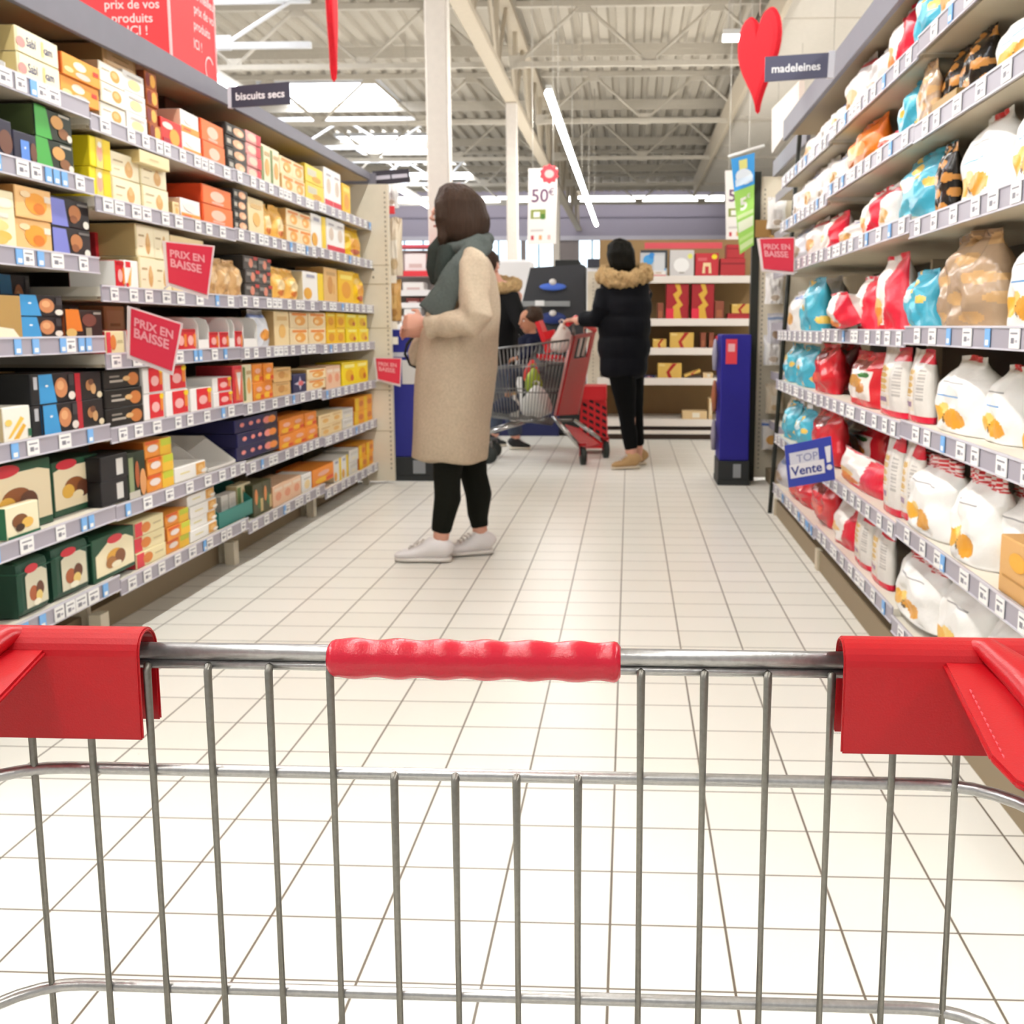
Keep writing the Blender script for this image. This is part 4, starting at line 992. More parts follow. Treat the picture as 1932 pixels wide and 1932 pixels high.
Rt(6, 1914, 1990, 1, 1, 1040, 'beige_carton', 'beige cardboard carton at the photo edge', 'carton', depth=.1, setback=.012)
Rt(7, 1466, 1486, 1, 1, 872, 'greyblue', 'greyish bag at the foot of the black pole', 'bag')
Rt(7, 1489, 1528, 1, 1, 905, 'red', 'shiny red bag under the blue sign', 'bag', thick=.12)
Rt(7, 1530, 1572, 1, 1, 912, 'red', 'shiny red bag under the shelf rail', 'bag', thick=.12)
Rt(7, 1574, 1618, 1, 1, 962, 'redwhite2', 'white bag with red foot', 'bag')
Rt(7, 1620, 1652, 1, 1, 972, 'clear', 'clear pack of biscuits', 'bag', thick=.06)
Rt(7, 1654, 1690, 1, 1, 990, 'clear', 'clear pack with red foot', 'bag', thick=.06)
Rt(7, 1694, 1776, 1, 1, 1066, 'madgin', 'white gingham topped madeleine bag, first', 'bag', thick=.14, setback=.01)
Rt(7, 1778, 1868, 1, 1, 1085, 'madgin', 'white gingham topped madeleine bag, above the cart corner', 'bag', thick=.14, setback=.03)
Rt(7, 1870, 1975, 1, 1, 1110, 'madgin', 'white gingham topped madeleine bag, at the photo edge', 'bag', thick=.14, setback=.03)
# small stock on the end unit beyond
r8 = random.Random(3)
k = 0
hang = ['white packet hanging high on the end unit', 'beige packet hanging under the white one on the end unit', 'white crumpled packet level with the red sign on the end unit',
        'grey packet hanging below the red sign on the end unit', 'white packet level with the turquoise bags on the end unit', 'beige packet low on the end unit', 'pale packet nearest the floor on the end unit']
for z, st in ((1.66, 'whitebag'), (1.42, 'tanbag'), (1.18, 'whitebag'), (.92, 'greyblue'), (.78, 'whitebag'), (.46, 'pasta'), (.22, 'pale')):
    o = bpy.data.objects.new('hanging_packet', bag_mesh(.13, .2, .06, BG[st], 100 + k)); COL.objects.link(o)
    o.location = (.955 + .02 * (k % 2), 7.655, z); o.rotation_euler = (0, 0, .2); tag(o, hang[k], 'packet', 'packets on the end unit'); k += 1
wbn = ['white', 'beige', 'whitish', 'tan', 'pale', 'cream']
for i, (z, st) in enumerate(((.42, 'whitebag'), (.74, 'pale'), (1.05, 'greyblue'), (1.38, 'pasta'), (1.62, 'whitebag'), (1.86, 'pale'))):
    for j, yy in enumerate((6.62, 6.95, 7.28)):
        o = bpy.data.objects.new('biscuit_bag', bag_mesh(.2, .17, .08, BG[['whitebag', 'greyblue', 'pasta', 'pale'][(i + j) % 4]], 200 + i * 3 + j)); COL.objects.link(o)
        o.location = (1.0, yy, z + .002); o.rotation_euler = (0, 0, -math.pi / 2)
        tag(o, 'pale bag on the %s end-unit shelf, %s past the pole' % (['lowest', 'second-lowest', 'third', 'fourth', 'fifth', 'topmost'][i], ORD[j]), 'bag', 'bags on the end unit shelves')
# ------------------------------------------------------------------ signs and banners
redS, redT, whiteS = '#d8324a', '#f2b4b8', '#f6efee'
def sign_card(pts, Y, label, name, face, draw, thick=.004, holder=True):
    """flat card seen at depth Y, its corners given as seen: top-left, top-right, bottom-right, bottom-left"""
    P = [onY(u, v, Y) for u, v in pts]
    c = sum(P, Vector()) / 4
    t = thing(name, label, 'sign', tuple(c))
    R_ = [p - c for p in P]
    q = MB(); b = [p + Vector((0, thick, 0)) for p in R_]
    m = mat(face, .45)
    q.add(R_ + b, [(0, 3, 2, 1), (4, 5, 6, 7), (0, 1, 5, 4), (1, 2, 6, 5), (2, 3, 7, 6), (3, 0, 4, 7)], m)
    draw(q, R_, -.0015)
    q.build('card', t)
    return t, R_, Y
def bil(R_, a, b): 
    top = R_[0] * (1 - a) + R_[1] * a; bot = R_[3] * (1 - a) + R_[2] * a
    return bot * (1 - b) + top * b
def patch(q, R_, a0, b0, a1, b1, m, dy): 
    o = Vector((0, dy, 0))
    q.add([bil(R_, a0, b0) + o, bil(R_, a1, b0) + o, bil(R_, a1, b1) + o, bil(R_, a0, b1) + o], [(0, 1, 2, 3)], mat(m, .45))
def words(q, R_, s, a, b, hfrac, m, dy, bold=.02, align='LEFT'):
    ux = (bil(R_, 1, b) - bil(R_, 0, b)); uy = (bil(R_, a, 1) - bil(R_, a, 0)); h = uy.length * hfrac
    q.text(s, bil(R_, a, b) + Vector((0, dy, 0)), ux.normalized(), uy.normalized(), h, mat(m, .45), bold, align)
def baisse(q, R_, dy):
    words(q, R_, 'PRIX EN', .07, .66, .25, '#f0a4ac', dy, .03)
    words(q, R_, 'BAISSE', .07, .42, .28, '#f0a4ac', dy, .03)
def add_sign(pts, Y, label, arm=None):
    t, R_, Y = sign_card(pts, Y, label, 'price_sign', redS, baisse)
    q = MB(); w = .008
    P = [bil(R_, -.09, -.09), bil(R_, 1.03, -.09), bil(R_, 1.03, 1.03), bil(R_, -.09, 1.03)]
    o = Vector((0, .005, 0)); P = [p + o for p in P]
    q.add(P + [p + Vector((0, .003, 0)) for p in P], [(0, 1, 2, 3), (7, 6, 5, 4), (0, 4, 5, 1), (1, 5, 6, 2), (2, 6, 7, 3), (3, 7, 4, 0)], mat('#efe4e2', .3))
    q.build('holder', t)
    if arm:
        a = onY(arm[0], arm[1], Y) - t.location; a.y += .008
        q = MB(); q.tube([a, bil(R_, arm[2], -.05) + Vector((0, .007, 0))], .004, mat('#e9e2e0', .3), 6); q.build('clip', t)
add_sign([(313, 457), (401, 466), (390, 556), (318, 533)], 4.02, 'red price sign pointing from the third biscuit shelf, over cream boxes', (308, 545, 0))
add_sign([(247, 582), (340, 612), (324, 700), (245, 670)], 3.72, 'tilted red price sign hanging low at the fourth biscuit shelf', (236, 676, 0))
add_sign([(709, 676), (756, 677), (754, 725), (713, 715)], 7.38, 'small red price sign by the cream end panel and blue display', (702, 722, 0))
add_sign([(1434, 451), (1498, 449), (1497, 513), (1441, 507)], 5.66, 'red price sign beside the black pole and madeleine shelves', (1505, 512, 1))
def topvente(q, R_, dy):
    patch(q, R_, .08, .50, .70, .80, '#dfe2ee', dy); words(q, R_, 'TOP', .22, .55, .26, '#8b93bd', dy * 2, .0)
    patch(q, R_, .06, .20, .80, .52, '#f3f4fa', dy * 1.5); words(q, R_, 'Vente', .09, .26, .30, '#23368c', dy * 2, .02)
    P = [bil(R_, a, b) + Vector((0, dy, 0)) for a, b in ((.86, .42), (.94, .43), (.97, .80), (.84, .79))]
    q.add(P, [(0, 1, 2, 3)], mat('#f3f4fa', .45)); c = bil(R_, .90, .31) + Vector((0, dy, 0)); L_ = (R_[1] - R_[0]).length
    q.ell(c, (1, 0, 0), (0, 0, 1), L_ * .06, L_ * .06, mat('#f3f4fa', .45))
t, R_, Y = sign_card([(1480, 841), (1568, 823), (1576, 905), (1488, 920)], 4.42, 'blue TOP Vente sign at the sixth madeleine shelf', 'bestseller_sign', '#3547ae', topvente)
q = MB(); a = onY(1584, 915, 4.42) - t.location; q.tube([a, bil(R_, .96, 0.02) + Vector((0, .006, 0))], .005, mat('#d9d6de', .3), 6); q.build('clip', t)
# aisle name plates
def plate(pts, Y, label, s, al, sz, face='#3d3d4c', two=False, edge=0):
    def dr(q, R_, dy):
        if two:
            for a0, a1 in ((.03, .48), (.52, .95)): patch(q, R_, a0, .36, a1, .64, '#b5b2bc', dy)
        else: words(q, R_, s, al, .33, sz, '#f4f4f6', dy, .02)
    t, R_, Y = sign_card(pts, Y, label, 'aisle_sign', face, dr, .012)
    if edge:
        q = MB(); e = [bil(R_, a, b) for a, b in (((-.06, -.02), (0, -.02), (0, 1.02), (-.06, 1.02)) if edge < 0 else ((1, -.02), (1.10, -.02), (1.10, 1.06), (1, 1.06)))]
        q.add([p + Vector((0, -.002, 0)) for p in e] + [p + Vector((0, .02, 0)) for p in e], [(0, 1, 2, 3), (7, 6, 5, 4), (0, 4, 5, 1), (1, 5, 6, 2), (2, 6, 7, 3), (3, 7, 4, 0)], mat('#d2d2da', .4))
        q.build('bracket', t)
plate([(436, 163), (545, 154), (547, 196), (437, 203)], 4.72, 'dark plate lettered biscuits secs on the shelf canopy', 'biscuits secs', .07, .50, edge=-1)
plate([(702, 323), (771, 318), (774, 343), (704, 350)], 7.50, 'small dark plate with two pale stripes beside the woman', '', 0, 0, '#2a2730', True)
plate([(1444, 107), (1564, 99), (1561, 146), (1443, 154)], 4.50, 'slate plate lettered madeleines beside the red heart', 'madeleines', .10, .46, '#55566a', edge=1)
# red banner box on the canopy
YB0, YB1, XB = 4.35, 4.82, -1.70
t = thing('banner_box', 'tall red banner box with white lettering on the shelf canopy', 'banner', (XB - .3, (YB0 + YB1) / 2, 1.97))
ox, oy, oz = t.location
q = MB(); q.box(-.32, .3, YB0 - oy, YB1 - oy, 0.0, .95, mat('#d93238', .5))
lt = mat('#f6c6c6', .5)
for s, v, u in (('au meilleur', -31, 170), ('prix de vos', 17, 197), ('produits', 43, 211), ('ICI !', 66, 240)):
    p = onY(u, v, YB0); q.text(s, (p.x - ox, YB0 - oy - .002, p.z - oz), (1, 0, 0), (0, 0, 1), .046, lt, .012)
for s, v in (('au meilleur', -20), ('prix de vos', 8), ('produits', 38), ('ICI !', 74)):
    p = onX(364, v, XB); q.text(s, (.302, p.y - oy, p.z - oz - .03), (0, 1, 0), (0, 0, 1), .052, lt, .012)
p = onX(395, 132, XB)
ring = [(math.cos(a), math.sin(a)) for a in [k * .2 + .6 for k in range(24)]]
for k in range(len(ring) - 1):
    a, b = ring[k], ring[k + 1]
    q.add([(.3025, p.y - oy + a[0] * .05, p.z - oz + a[1] * .05), (.3025, p.y - oy + b[0] * .05, p.z - oz + b[1] * .05), (.3025, p.y - oy + b[0] * .042, p.z - oz + b[1] * .042), (.3025, p.y - oy + a[0] * .042, p.z - oz + a[1] * .042)], [(0, 1, 2, 3)], lt)
q.build('box', t)
for (a, b) in ((.3, YB0), (.3, YB1)):
    q = MB(); q.box(a - .004, a + .004, b - oy - .004, b - oy + .004, 0, .95, mat('#f2b6b6', .4)); q.build('corner_strip', t)
# hearts
def heart(c, w, h, rotz, label, thick=.035):
    t = thing('hanging_heart', label, 'decoration', c, rotz, 'red hearts hanging from the roof')
    pts = []
    for k in range(48):
        a = 2 * math.pi * k / 48
        pts.append((16 * math.sin(a) ** 3 / 16 * w / 2, (13 * math.cos(a) - 5 * math.cos(2 * a) - 2 * math.cos(3 * a) - math.cos(4 * a)) / 15 * h / 2))
    q = MB(); n = len(pts); m = mat('#d62430', .7, 0, 'cloth')
    v = []
    for sc, yy in ((.8, -thick), (.95, -thick * .7), (1, 0), (.95, thick * .7), (.8, thick)):
        v += [(x * sc, yy, z * sc) for x, z in pts]
    f = [tuple(range(n)), tuple(range(5 * n - 1, 4 * n - 1, -1))]
    for r in range(4):
        for k in range(n): f.append((r * n + k, (r + 1) * n + k, (r + 1) * n + (k + 1) % n, r * n + (k + 1) % n))
    q.add(v, f, m); q.build('heart', t)
    q = MB(); q.tube([(0, 0, h * .36), (0, 0, ZR - c[2])], .0035, mat('#cfc7bb'), 5); q.build('string', t)
p = onY(1432, 103, 6.2); heart(tuple(p), .42, .52, -1.15, 'red felt heart hanging beside the madeleines plate', .02)
p = onY(626, 22, 6.2); heart(tuple(p), .46, .62, 1.755, 'red heart seen edge-on hanging beside the pillar', .02)
# hanging posters
def poster(pts, Y, label, draw, face='#efe9e4', name='hanging_poster'):
    t, R_, Y = sign_card(pts, Y, label, name, face, draw, .01)
    q = MB()
    for a in (.15, .85):
        p = bil(R_, a, 1); q.tube([p, p + Vector((0, 0, ZR - (t.location.z + p.z)))], .005, mat('#c9c4ba'), 5)
    q.build('string', t)
    return t
def fifty(q, R_, dy):
    words(q, R_, '50', .10, .56, .24, '#6a3a62', dy, .01); words(q, R_, '\u20ac', .70, .64, .13, '#6a3a62', dy, .01)
    patch(q, R_, .1, .34, .62, .46, '#8f9a4a', dy); patch(q, R_, .2, .36, .42, .43, '#f4f0ea', dy * 1.5); patch(q, R_, .45, .33, .6, .40, '#4f7a34', dy * 1.5)
    for a, c in ((.12, '#c9444e'), (.4, '#e3a46a'), (.7, '#dbb0a8')): patch(q, R_, a, .06, a + .1, .12, c, dy)
    patch(q, R_, .1, .17, .55, .2, '#cfc7c2', dy)
    L_ = (R_[1] - R_[0]).length; c = bil(R_, .72, .92) + Vector((0, dy * 2, 0))
    n = 20; q.add([c + Vector((math.cos(2 * math.pi * k / n), 0, math.sin(2 * math.pi * k / n))) * L_ * (.34 if k % 2 else .28) for k in range(n)], [tuple(range(n))], mat('#d4434c', .5))
    q.ell(c + Vector((0, dy, 0)), (1, 0, 0), (0, 0, 1), L_ * .16, L_ * .14, mat('#efb0ac', .5))
poster([(997, 318), (1052, 316), (1049, 460), (995, 462)], 15.0, 'white hanging poster lettered 50 euro with a red badge', fifty)
poster([(1368, 322), (1420, 320), (1418, 452), (1370, 454)], 15.0, 'white hanging poster half hidden behind the green and blue flag', fifty)
def five(q, R_, dy):
    patch(q, R_, 0, .66, 1, 1, '#3f9fe6', dy)
    patch(q, R_, .32, .86, .68, .96, '#e2e08a', dy * 1.5)
    q.ell(bil(R_, .52, .78) + Vector((0, dy * 2, 0)), (1, 0, 0), (0, 0, 1), .055, .05, mat('#e8f2fb', .5)); patch(q, R_, .1, .70, .92, .77, '#d8eafa', dy * 3)
    words(q, R_, '5', .24, .44, .17, '#fbfef2', dy, .04); words(q, R_, '\u20ac', .62, .54, .06, '#fbfef2', dy, .02)
    for b0, b1, c in ((.36, .40, '#d9f0b0'), (.22, .33, '#eff8dc'), (.12, .16, '#c3ea8e'), (.03, .09, '#d9f0b0')): patch(q, R_, .05, b0, .95, b1, c, dy)
t, R_, Y = sign_card([(1379, 300), (1424, 288), (1422, 462), (1396, 480)], 7.70, 'blue and green flag lettered 5 euro on the black post', 'flag_sign', '#a8e06a', five, .006)
q = MB(); a = bil(R_, -.1, 1.03); b = bil(R_, 1.4, 1.05); q.tube([a, b], .010, mat('#f2f2f0', .4), 8); q.build('flag_rod', t)
# small brown card on the post, white panel on the far canopy
q = MB(); p0 = onY(1424, 448, 7.72); p1 = onY(1456, 415, 7.72); q.box(p0.x, p1.x, 7.71, 7.72, p0.z, p1.z, mat('#a07a44', .6))
tag(q.build('brown_card'), 'small brown card taped on the black post above the red sign', 'card')
q = MB()
P = [onX(1456, 290, .90), onX(1508, 212, .90), onX(1508, 152, .90), onX(1456, 206, .90)]
q.add(P + [p + Vector((.03, 0, 0)) for p in P], [(0, 3, 2, 1), (4, 5, 6, 7), (0, 1, 5, 4), (1, 2, 6, 5), (2, 3, 7, 6), (3, 0, 4, 7)], mat('#ece4da', .5))
tag(q.build('canopy_panel'), 'white panel standing on the canopy under the madeleines plate', 'sign')
# ------------------------------------------------------------------ the shopping cart in front of us
CY, CX = .75, -.0945
steel = mat('#cfcecc', .34, .9, 'steel'); wire = mat('#a19e96', .40, .9, 'steel'); redp = mat('#bd0d1a', .34, 0, 'plastic', .5); redg = mat('#cb1a33', .26, 0, 'plastic', .5)
HW = .2945
t = thing('shopping_cart', 'wire shopping cart with red grip and red corner brackets, closest to us', 'shopping cart', (CX, CY, 0))
def cz(v, y=CY): return onY(900, v, y).z
zt = onY(900, 1236, CY).z
q = MB(); q.loft([((-HW, 0, zt + .0), .0060, .0060), ((HW, 0, zt), .0060, .0060)], steel, n=18); q.build('top_rail', t)
q = MB(); q.loft([((-HW, 0, zt - .0092), .0034, .0034), ((HW, 0, zt - .0092), .0034, .0034)], steel, n=12); q.build('lower_rod', t)
# red grip with finger waves
xa = onY(621, 1246, CY).x - CX; xb = onY(1171, 1246, CY).x - CX
q = MB(); pts = []; n = 90
for k in range(n + 1):
    s = k / n; x = xa + (xb - xa) * s
    e = min(1.0, min(s, 1 - s) / .018) ** .5 if 0 < s < 1 else 0.0
    wv = .0007 * math.cos(s * 2 * math.pi * 6.6 + 2.6)
    pts.append(((x, 0, zt - .0035), (.0130 + wv) * (.72 + .28 * e), (.0136 + wv) * (.72 + .28 * e)))
q.loft(pts, redg, n=28); q.build('grip', t)
# upright wires
X0 = onY(68, 1380, CY).x - CX; X1 = onY(1800, 1430, CY).x - CX
z1 = onY(960, 1464, CY).z; z2 = onY(960, 1880, CY).z
for k in range(16):
    x = X0 + (X1 - X0) * k / 15
    short = k in (6, 7, 8, 9)
    top = z1 + .0015 if short else zt - .0085
    q = MB()
    P = [(x, -.0055, .43), (x, -.0055, top - .004), (x, -.003 if short else -.0035, top)]
    q.loft([(p, .0029, .0029) for p in P], wire, n=10, dome=.8); q.build('upright_wire', t)
def rail(z, name, r=.0044):
    q = MB(); P = []
    for s in (-1, 1):
        seg = []
        for (dx, dy) in ((.366, -.60), (.366, -.075)): seg.append((s * dx, dy))
        for k in range(1, 8):
            a = math.pi / 2 * k / 7; seg.append((s * (.366 - .065 + .065 * math.cos(a)), -.075 + .075 * math.sin(a)))
        P.append(seg)
    path = P[0] + P[1][::-1]
    q.tube([(x, y, z) for x, y in path], r, steel, 12); q.build(name, t)
rail(z1, 'basket_rail'); rail(z2, 'basket_rail'); rail(.435, 'basket_rail')
for s in (-1, 1):                              # side panels
    for k in range(11):
        y = -.06 - k * .05
        q = MB(); q.tube([(s * .371, y, .43), (s * .371, y, zt - .012)], .0028, wire, 8); q.build('side_wire', t)
    q = MB(); q.tube([(s * .362, -.60, zt - .012), (s * .362, -.02, zt - .012)], .006, steel, 10); q.build('side_rail', t)
for k in range(12):
    q = MB(); x = -.30 + k * .0545; q.tube([(x, -.60, .435), (x, -.002, .435)], .0028, wire, 8); q.build('floor_wire', t)
q = MB()
for s in (-1, 1):
    q.tube([(s * .27, -.55, .43), (s * .27, -.5, .20), (s * .25, -.04, .15), (s * .25, -.04, .12)], .011, steel, 10)
q.tube([(-.26, -.5, .19), (.26, -.5, .19)], .010, steel, 10); q.tube([(-.25, -.08, .155), (.25, -.08, .155)], .010, steel, 10)
q.tube([(-.27, -.05, .155), (-.27, -.02, .43)], .010, steel, 8); q.tube([(.27, -.05, .155), (.27, -.02, .43)], .010, steel, 8)
q.build('chassis', t)
for sx in (-1, 1):
    for yy in (-.05, -.5):
        q = MB(); q.cyl((sx * .25 - .016, yy, .062), (sx * .25 + .016, yy, .062), .062, mat('#2e3330', .6), 22); w = q.build('wheel', t)
        q = MB(); q.box(sx * .25 - .024, sx * .25 - .019, yy - .02, yy + .02, .05, .17, steel); q.box(sx * .25 + .019, sx * .25 + .024, yy - .02, yy + .02, .05, .17, steel); q.box(sx * .25 - .024, sx * .25 + .024, yy - .02, yy + .02, .14, .17, steel); q.build('wheel_fork', t)
# red corner brackets: a saddle over the rail, a flap behind and a wing along the side
for s in (-1, 1):
    xi = s * .2375; xo = s * .42
    zb = onY(100, 1377, CY).z if s < 0 else onY(1700, 1407, CY).z
    top = zt + .0165; rr = .0165
    prof = [(-rr - .001, zb + .0)] + [(-rr * math.cos(a), zt + .000 + rr * math.sin(a)) for a in [math.pi * k / 12 for k in range(13)]] + [(rr, zb + .004)]
    inn = [(p[0] * .80, (zt + (p[1] - zt) * .80) if p[1] > zt else p[1]) for p in prof]
    outline = prof + inn[::-1]
    q = MB(); lo, hi = min(xi, xo), max(xi, xo)
    bm = bmesh.new()
    A = [bm.verts.new((lo, p[0], p[1])) for p in outline]; B = [bm.verts.new((hi, p[0], p[1])) for p in outline]
    nn = len(prof); tot = len(outline)
    for i in range(tot): bm.faces.new((A[i], A[(i + 1) % tot], B[(i + 1) % tot], B[i]))
    for i in range(nn - 1):
        bm.faces.new((A[i + 1], A[i], A[tot - 1 - i], A[tot - 2 - i])); bm.faces.new((B[i], B[i + 1], B[tot - 2 - i], B[tot - 1 - i]))
    bmesh.ops.recalc_face_normals(bm, faces=bm.faces[:])
    bmesh.ops.bevel(bm, geom=[e for e in bm.edges if len(e.link_faces) == 2 and e.calc_face_angle(0) > 1.0], offset=.0012, segments=2, affect='EDGES')
    q.bm(bm, redp); br = q.build('corner_bracket', t)
    # wing
    q = MB(); zi = zt + .009
    e = .302 
    top_pts = [(e, .004), (e + .001, -.115), (e + .008, -.138), (e + .022, -.150), (e + .12, -.150), (e + .12, .012)]
    lowz = lambda dx, dy: zi - max(0, -dy) * .26
    V = [(s * x, y, lowz(x, y)) for x, y in top_pts]; V2 = [(s * x, y, lowz(x, y) - .005) for x, y in top_pts]
    bm = bmesh.new(); a = [bm.verts.new(v) for v in V]; b = [bm.verts.new(v) for v in V2]; n = len(V)
    bm.faces.new(a); bm.faces.new(b[::-1])
    for i in range(n): bm.faces.new((a[i], b[i], b[(i + 1) % n], a[(i + 1) % n]))
    bmesh.ops.recalc_face_normals(bm, faces=bm.faces[:])
    bmesh.ops.bevel(bm, geom=bm.edges[:], offset=.0018, segments=2, affect='EDGES')
    q.bm(bm, redp)
    # raised cover of the side rail on the wing
    q.loft([((s * (e + .017), .004, zi + .001), .004, .004), ((s * (e + .030), -.008, zi + .003), .010, .007), ((s * (e + .046), -.04, zi - .008), .016, .010), ((s * (e + .056), -.09, zi - .020), .019, .011), ((s * (e + .058), -.145, zi - .034), .019, .011)], redp, n=16)
    if s > 0:
        for i in range(12):
            y = -.05 - i * .006; q.box(e + .008, e + .0086, y - .002, y + .002, lowz(0, y) - .001, lowz(0, y) + .0006, mat('#f06a74', .4))
    q.build('bracket_wing', br)
# ------------------------------------------------------------------ people
skin = mat('#dba38d', .55); skin2 = mat('#b98264', .55)
hairm = mat('#46352a', .55, 0, 'hair'); hairb = mat('#17150f', .6, 0, 'hair')
def hand(q, wrist, dirv, up, L=.17, curl=.7, m=None, side=1):
    """palm and five separate bent fingers"""
    d = Vector(dirv).normalized(); u = Vector(up); u = (u - d * u.dot(d)).normalized(); r = d.cross(u) * side
    w = Vector(wrist); m = m or skin
    pl = L * .5
    q.loft([(w - d * .02, .022, .017), (w + d * .015, .026, .016), (w + d * pl * .6, .036, .016), (w + d * pl, .036, .014)], m, n=10, ref=u, dome=.6)
    lens = (.40, .46, .43, .34)
    for i in range(4):
        o = w + d * pl * .92 + r * (.027 - .018 * i)
        l = L * lens[i]; p = [o]; a = 0.15
        for j in range(3):
            a += curl * (.55, .6, .4)[j]
            p.append(p[-1] + (d * math.cos(a) - u * math.sin(a)) * l * (.42, .33, .25)[j])
        q.loft([(o - d * .02, .0088, .0088)] + [(p[j], .0088 - .0009 * j, .0088 - .0009 * j) for j in range(4)], m, n=8, dome=.8)
    o = w + d * pl * .3 + r * .028
    p = [o, o + (d * .55 + r * .75 - u * .2).normalized() * L * .18, o + (d * .9 + r * .6 - u * .5).normalized() * L * .36]
    q.loft([(p[0] - r * .012, .011, .011), (p[1], .0105, .0105), (p[2], .0085, .0085)], m, n=8, dome=.8)
def head(q, c, f, H=.225, m=None):
    """head of height H centred on c, looking along f"""
    f = Vector(f).normalized(); up = Vector((0, 0, 1)); r = f.cross(up).normalized(); f = up.cross(r); c = Vector(c); m = m or skin
    def W(a, b, d): return c + f * a * H + r * b * H + up * d * H
    q.loft([(W(-.04, 0, .47), .16 * H, .18 * H), (W(-.03, 0, .40), .26 * H, .31 * H), (W(-.02, 0, .25), .325 * H, .40 * H), (W(-.02, 0, .08), .335 * H, .42 * H), (W(.0, 0, -.08), .315 * H, .39 * H),
            (W(.03, 0, -.22), .28 * H, .34 * H), (W(.07, 0, -.36), .22 * H, .27 * H), (W(.10, 0, -.46), .14 * H, .18 * H)][::-1], m, n=18, ref=f, dome=.5)
    q.loft([(W(.40, 0, .10), .035 * H, .03 * H), (W(.44, 0, .0), .05 * H, .05 * H), (W(.49, 0, -.08), .07 * H, .05 * H), (W(.43, 0, -.13), .07 * H, .04 * H)], m, n=8, dome=.6)
    q.loft([(W(.36, -.1, -.235), .02 * H, .02 * H), (W(.405, 0, -.235), .035 * H, .028 * H), (W(.36, .1, -.235), .02 * H, .02 * H)], m, n=8, dome=.8)
    for s in (-1, 1): q.ball(W(-.06, s * .335, -.02), .05 * H, .03 * H, .11 * H, m, 10, 6)
    return W, f, r
def face_bits(W, f, r, H, parent, dark='#2a1d16'):
    for s in (-1, 1):
        q = MB(); q.ball(W(.355, s * .15, .03), .045 * H, .045 * H, .03 * H, mat('#efe9e2', .3), 10, 6); q.ball(W(.395, s * .15, .03), .024 * H, .024 * H, .028 * H, mat(dark, .2), 8, 6); q.build('eye', parent)
        q = MB(); q.loft([(W(.385, s * .07, .105), .016 * H, .014 * H), (W(.385, s * .16, .125), .018 * H, .014 * H), (W(.33, s * .24, .10), .010 * H, .01 * H)], mat(dark, .7), n=6); q.build('eyebrow', parent)
    q = MB(); q.loft([(W(.36, -.11, -.235), .012 * H, .012 * H), (W(.425, 0, -.237), .022 * H, .02 * H), (W(.36, .11, -.235), .012 * H, .012 * H)], mat('#b0655c', .5), n=8); q.build('mouth', parent)
def shoe(parent, toe, heel, w, hgt, m, sole, lace=True, name='shoe'):
    """low shoe from toe to heel on the floor (points on its ground line)"""
    a = Vector(toe); b = Vector(heel); d = (a - b); L = d.length; d.normalize(); up = Vector((0, 0, 1)); s = up.cross(d).normalized()
    q = MB()
    prof = [(0.0, .25, .62), (.05, .42, .80), (.18, .48, 1.0), (.34, .46, .96), (.5, .46, .66), (.68, .50, .48), (.84, .48, .40), (.95, .36, .30), (1.0, .16, .20)]
    q.loft([(b + d * (L * k) + up * (.024 + hgt * hh * .5 - .012), w * ww, hgt * hh * .5) for k, ww, hh in prof], m, n=16, ref=up, dome=.3)
    o = q.build(name, parent)
    q = MB(); q.loft([(b + d * (L * k) + up * .014, w * (ww + .02), .014) for k, ww, hh in prof], sole, n=16, ref=up, dome=.3); q.build('sole', o)
    if lace:
        for k in range(4):
            c = b + d * (L * (.50 + .075 * k)) + up * (.018 + hgt * (.72 - .09 * k))
            q = MB(); q.tube([c - s * w * .30, c + up * .006, c + s * w * .30], .004, mat('#dcd6cf', .7), 6); q.build('lace', o)
    return o
# ---- woman in the beige coat
WY = 5.03
def Wp(u, v, dy=0.0): return onY(u, v, WY + dy)
t = thing('person', 'person in long beige coat, green-grey scarf and white sneakers facing the biscuit shelves', 'person', (Wp(860, 1040).x, WY, 0))
def fin(o, par):              # a part modelled in room coordinates goes under its thing
    o.parent = par; o.matrix_parent_inverse = Matrix.Translation(-par.location); return o
q = MB()
an_f = Vector((Wp(832, 1020, -.10).x, WY - .10, .10)); an_b = Vector((Wp(906, 1006, .08).x, WY + .08, .10))
def leg(an, knee, hip, side):
    q.loft([(hip, .08, .08), (hip * .5 + knee * .5, .064, .068), (knee, .050, .052), (knee * .65 + an * .35 + Vector((.012, 0, 0)), .050, .050), (knee * .3 + an * .7, .038, .039), (an, .033, .035), (an - Vector((0, 0, .06)), .035, .04)], skin, n=14, dome=.5)
    q.loft([(an + Vector((.018, 0, -.048)), .026, .022), (an + Vector((-.04, 0, -.055)), .030, .024), (an + Vector((-.11, 0, -.068)), .026, .016)], skin, n=10, ref=(0, 0, 1), dome=.6)
kn_f = Wp(843, 900, -.10); kn_b = Wp(893, 895, .07); hp_f = Wp(862, 730, -.09); hp_b = Wp(880, 730, .07)
leg(an_f, kn_f, hp_f, -1); leg(an_b, kn_b, hp_b, 1)
q.loft([(Wp(870, 760), .13, .15), (Wp(872, 700), .12, .16), (Wp(876, 630), .10, .13), (Wp(882, 540), .09, .12), (Wp(888, 495), .08, .13), (Wp(886, 476), .05, .08)], skin, n=16, ref=(0, 1, 0), dome=.5)
q.loft([(Wp(880, 480), .06, .06), (Wp(872, 450), .055, .055), (Wp(866, 425), .05, .05)], skin, n=12, dome=.5)
hc = Wp(863, 402)
Wf, ff, rr_ = head(q, hc, (-1, -.12, -.12), .235)
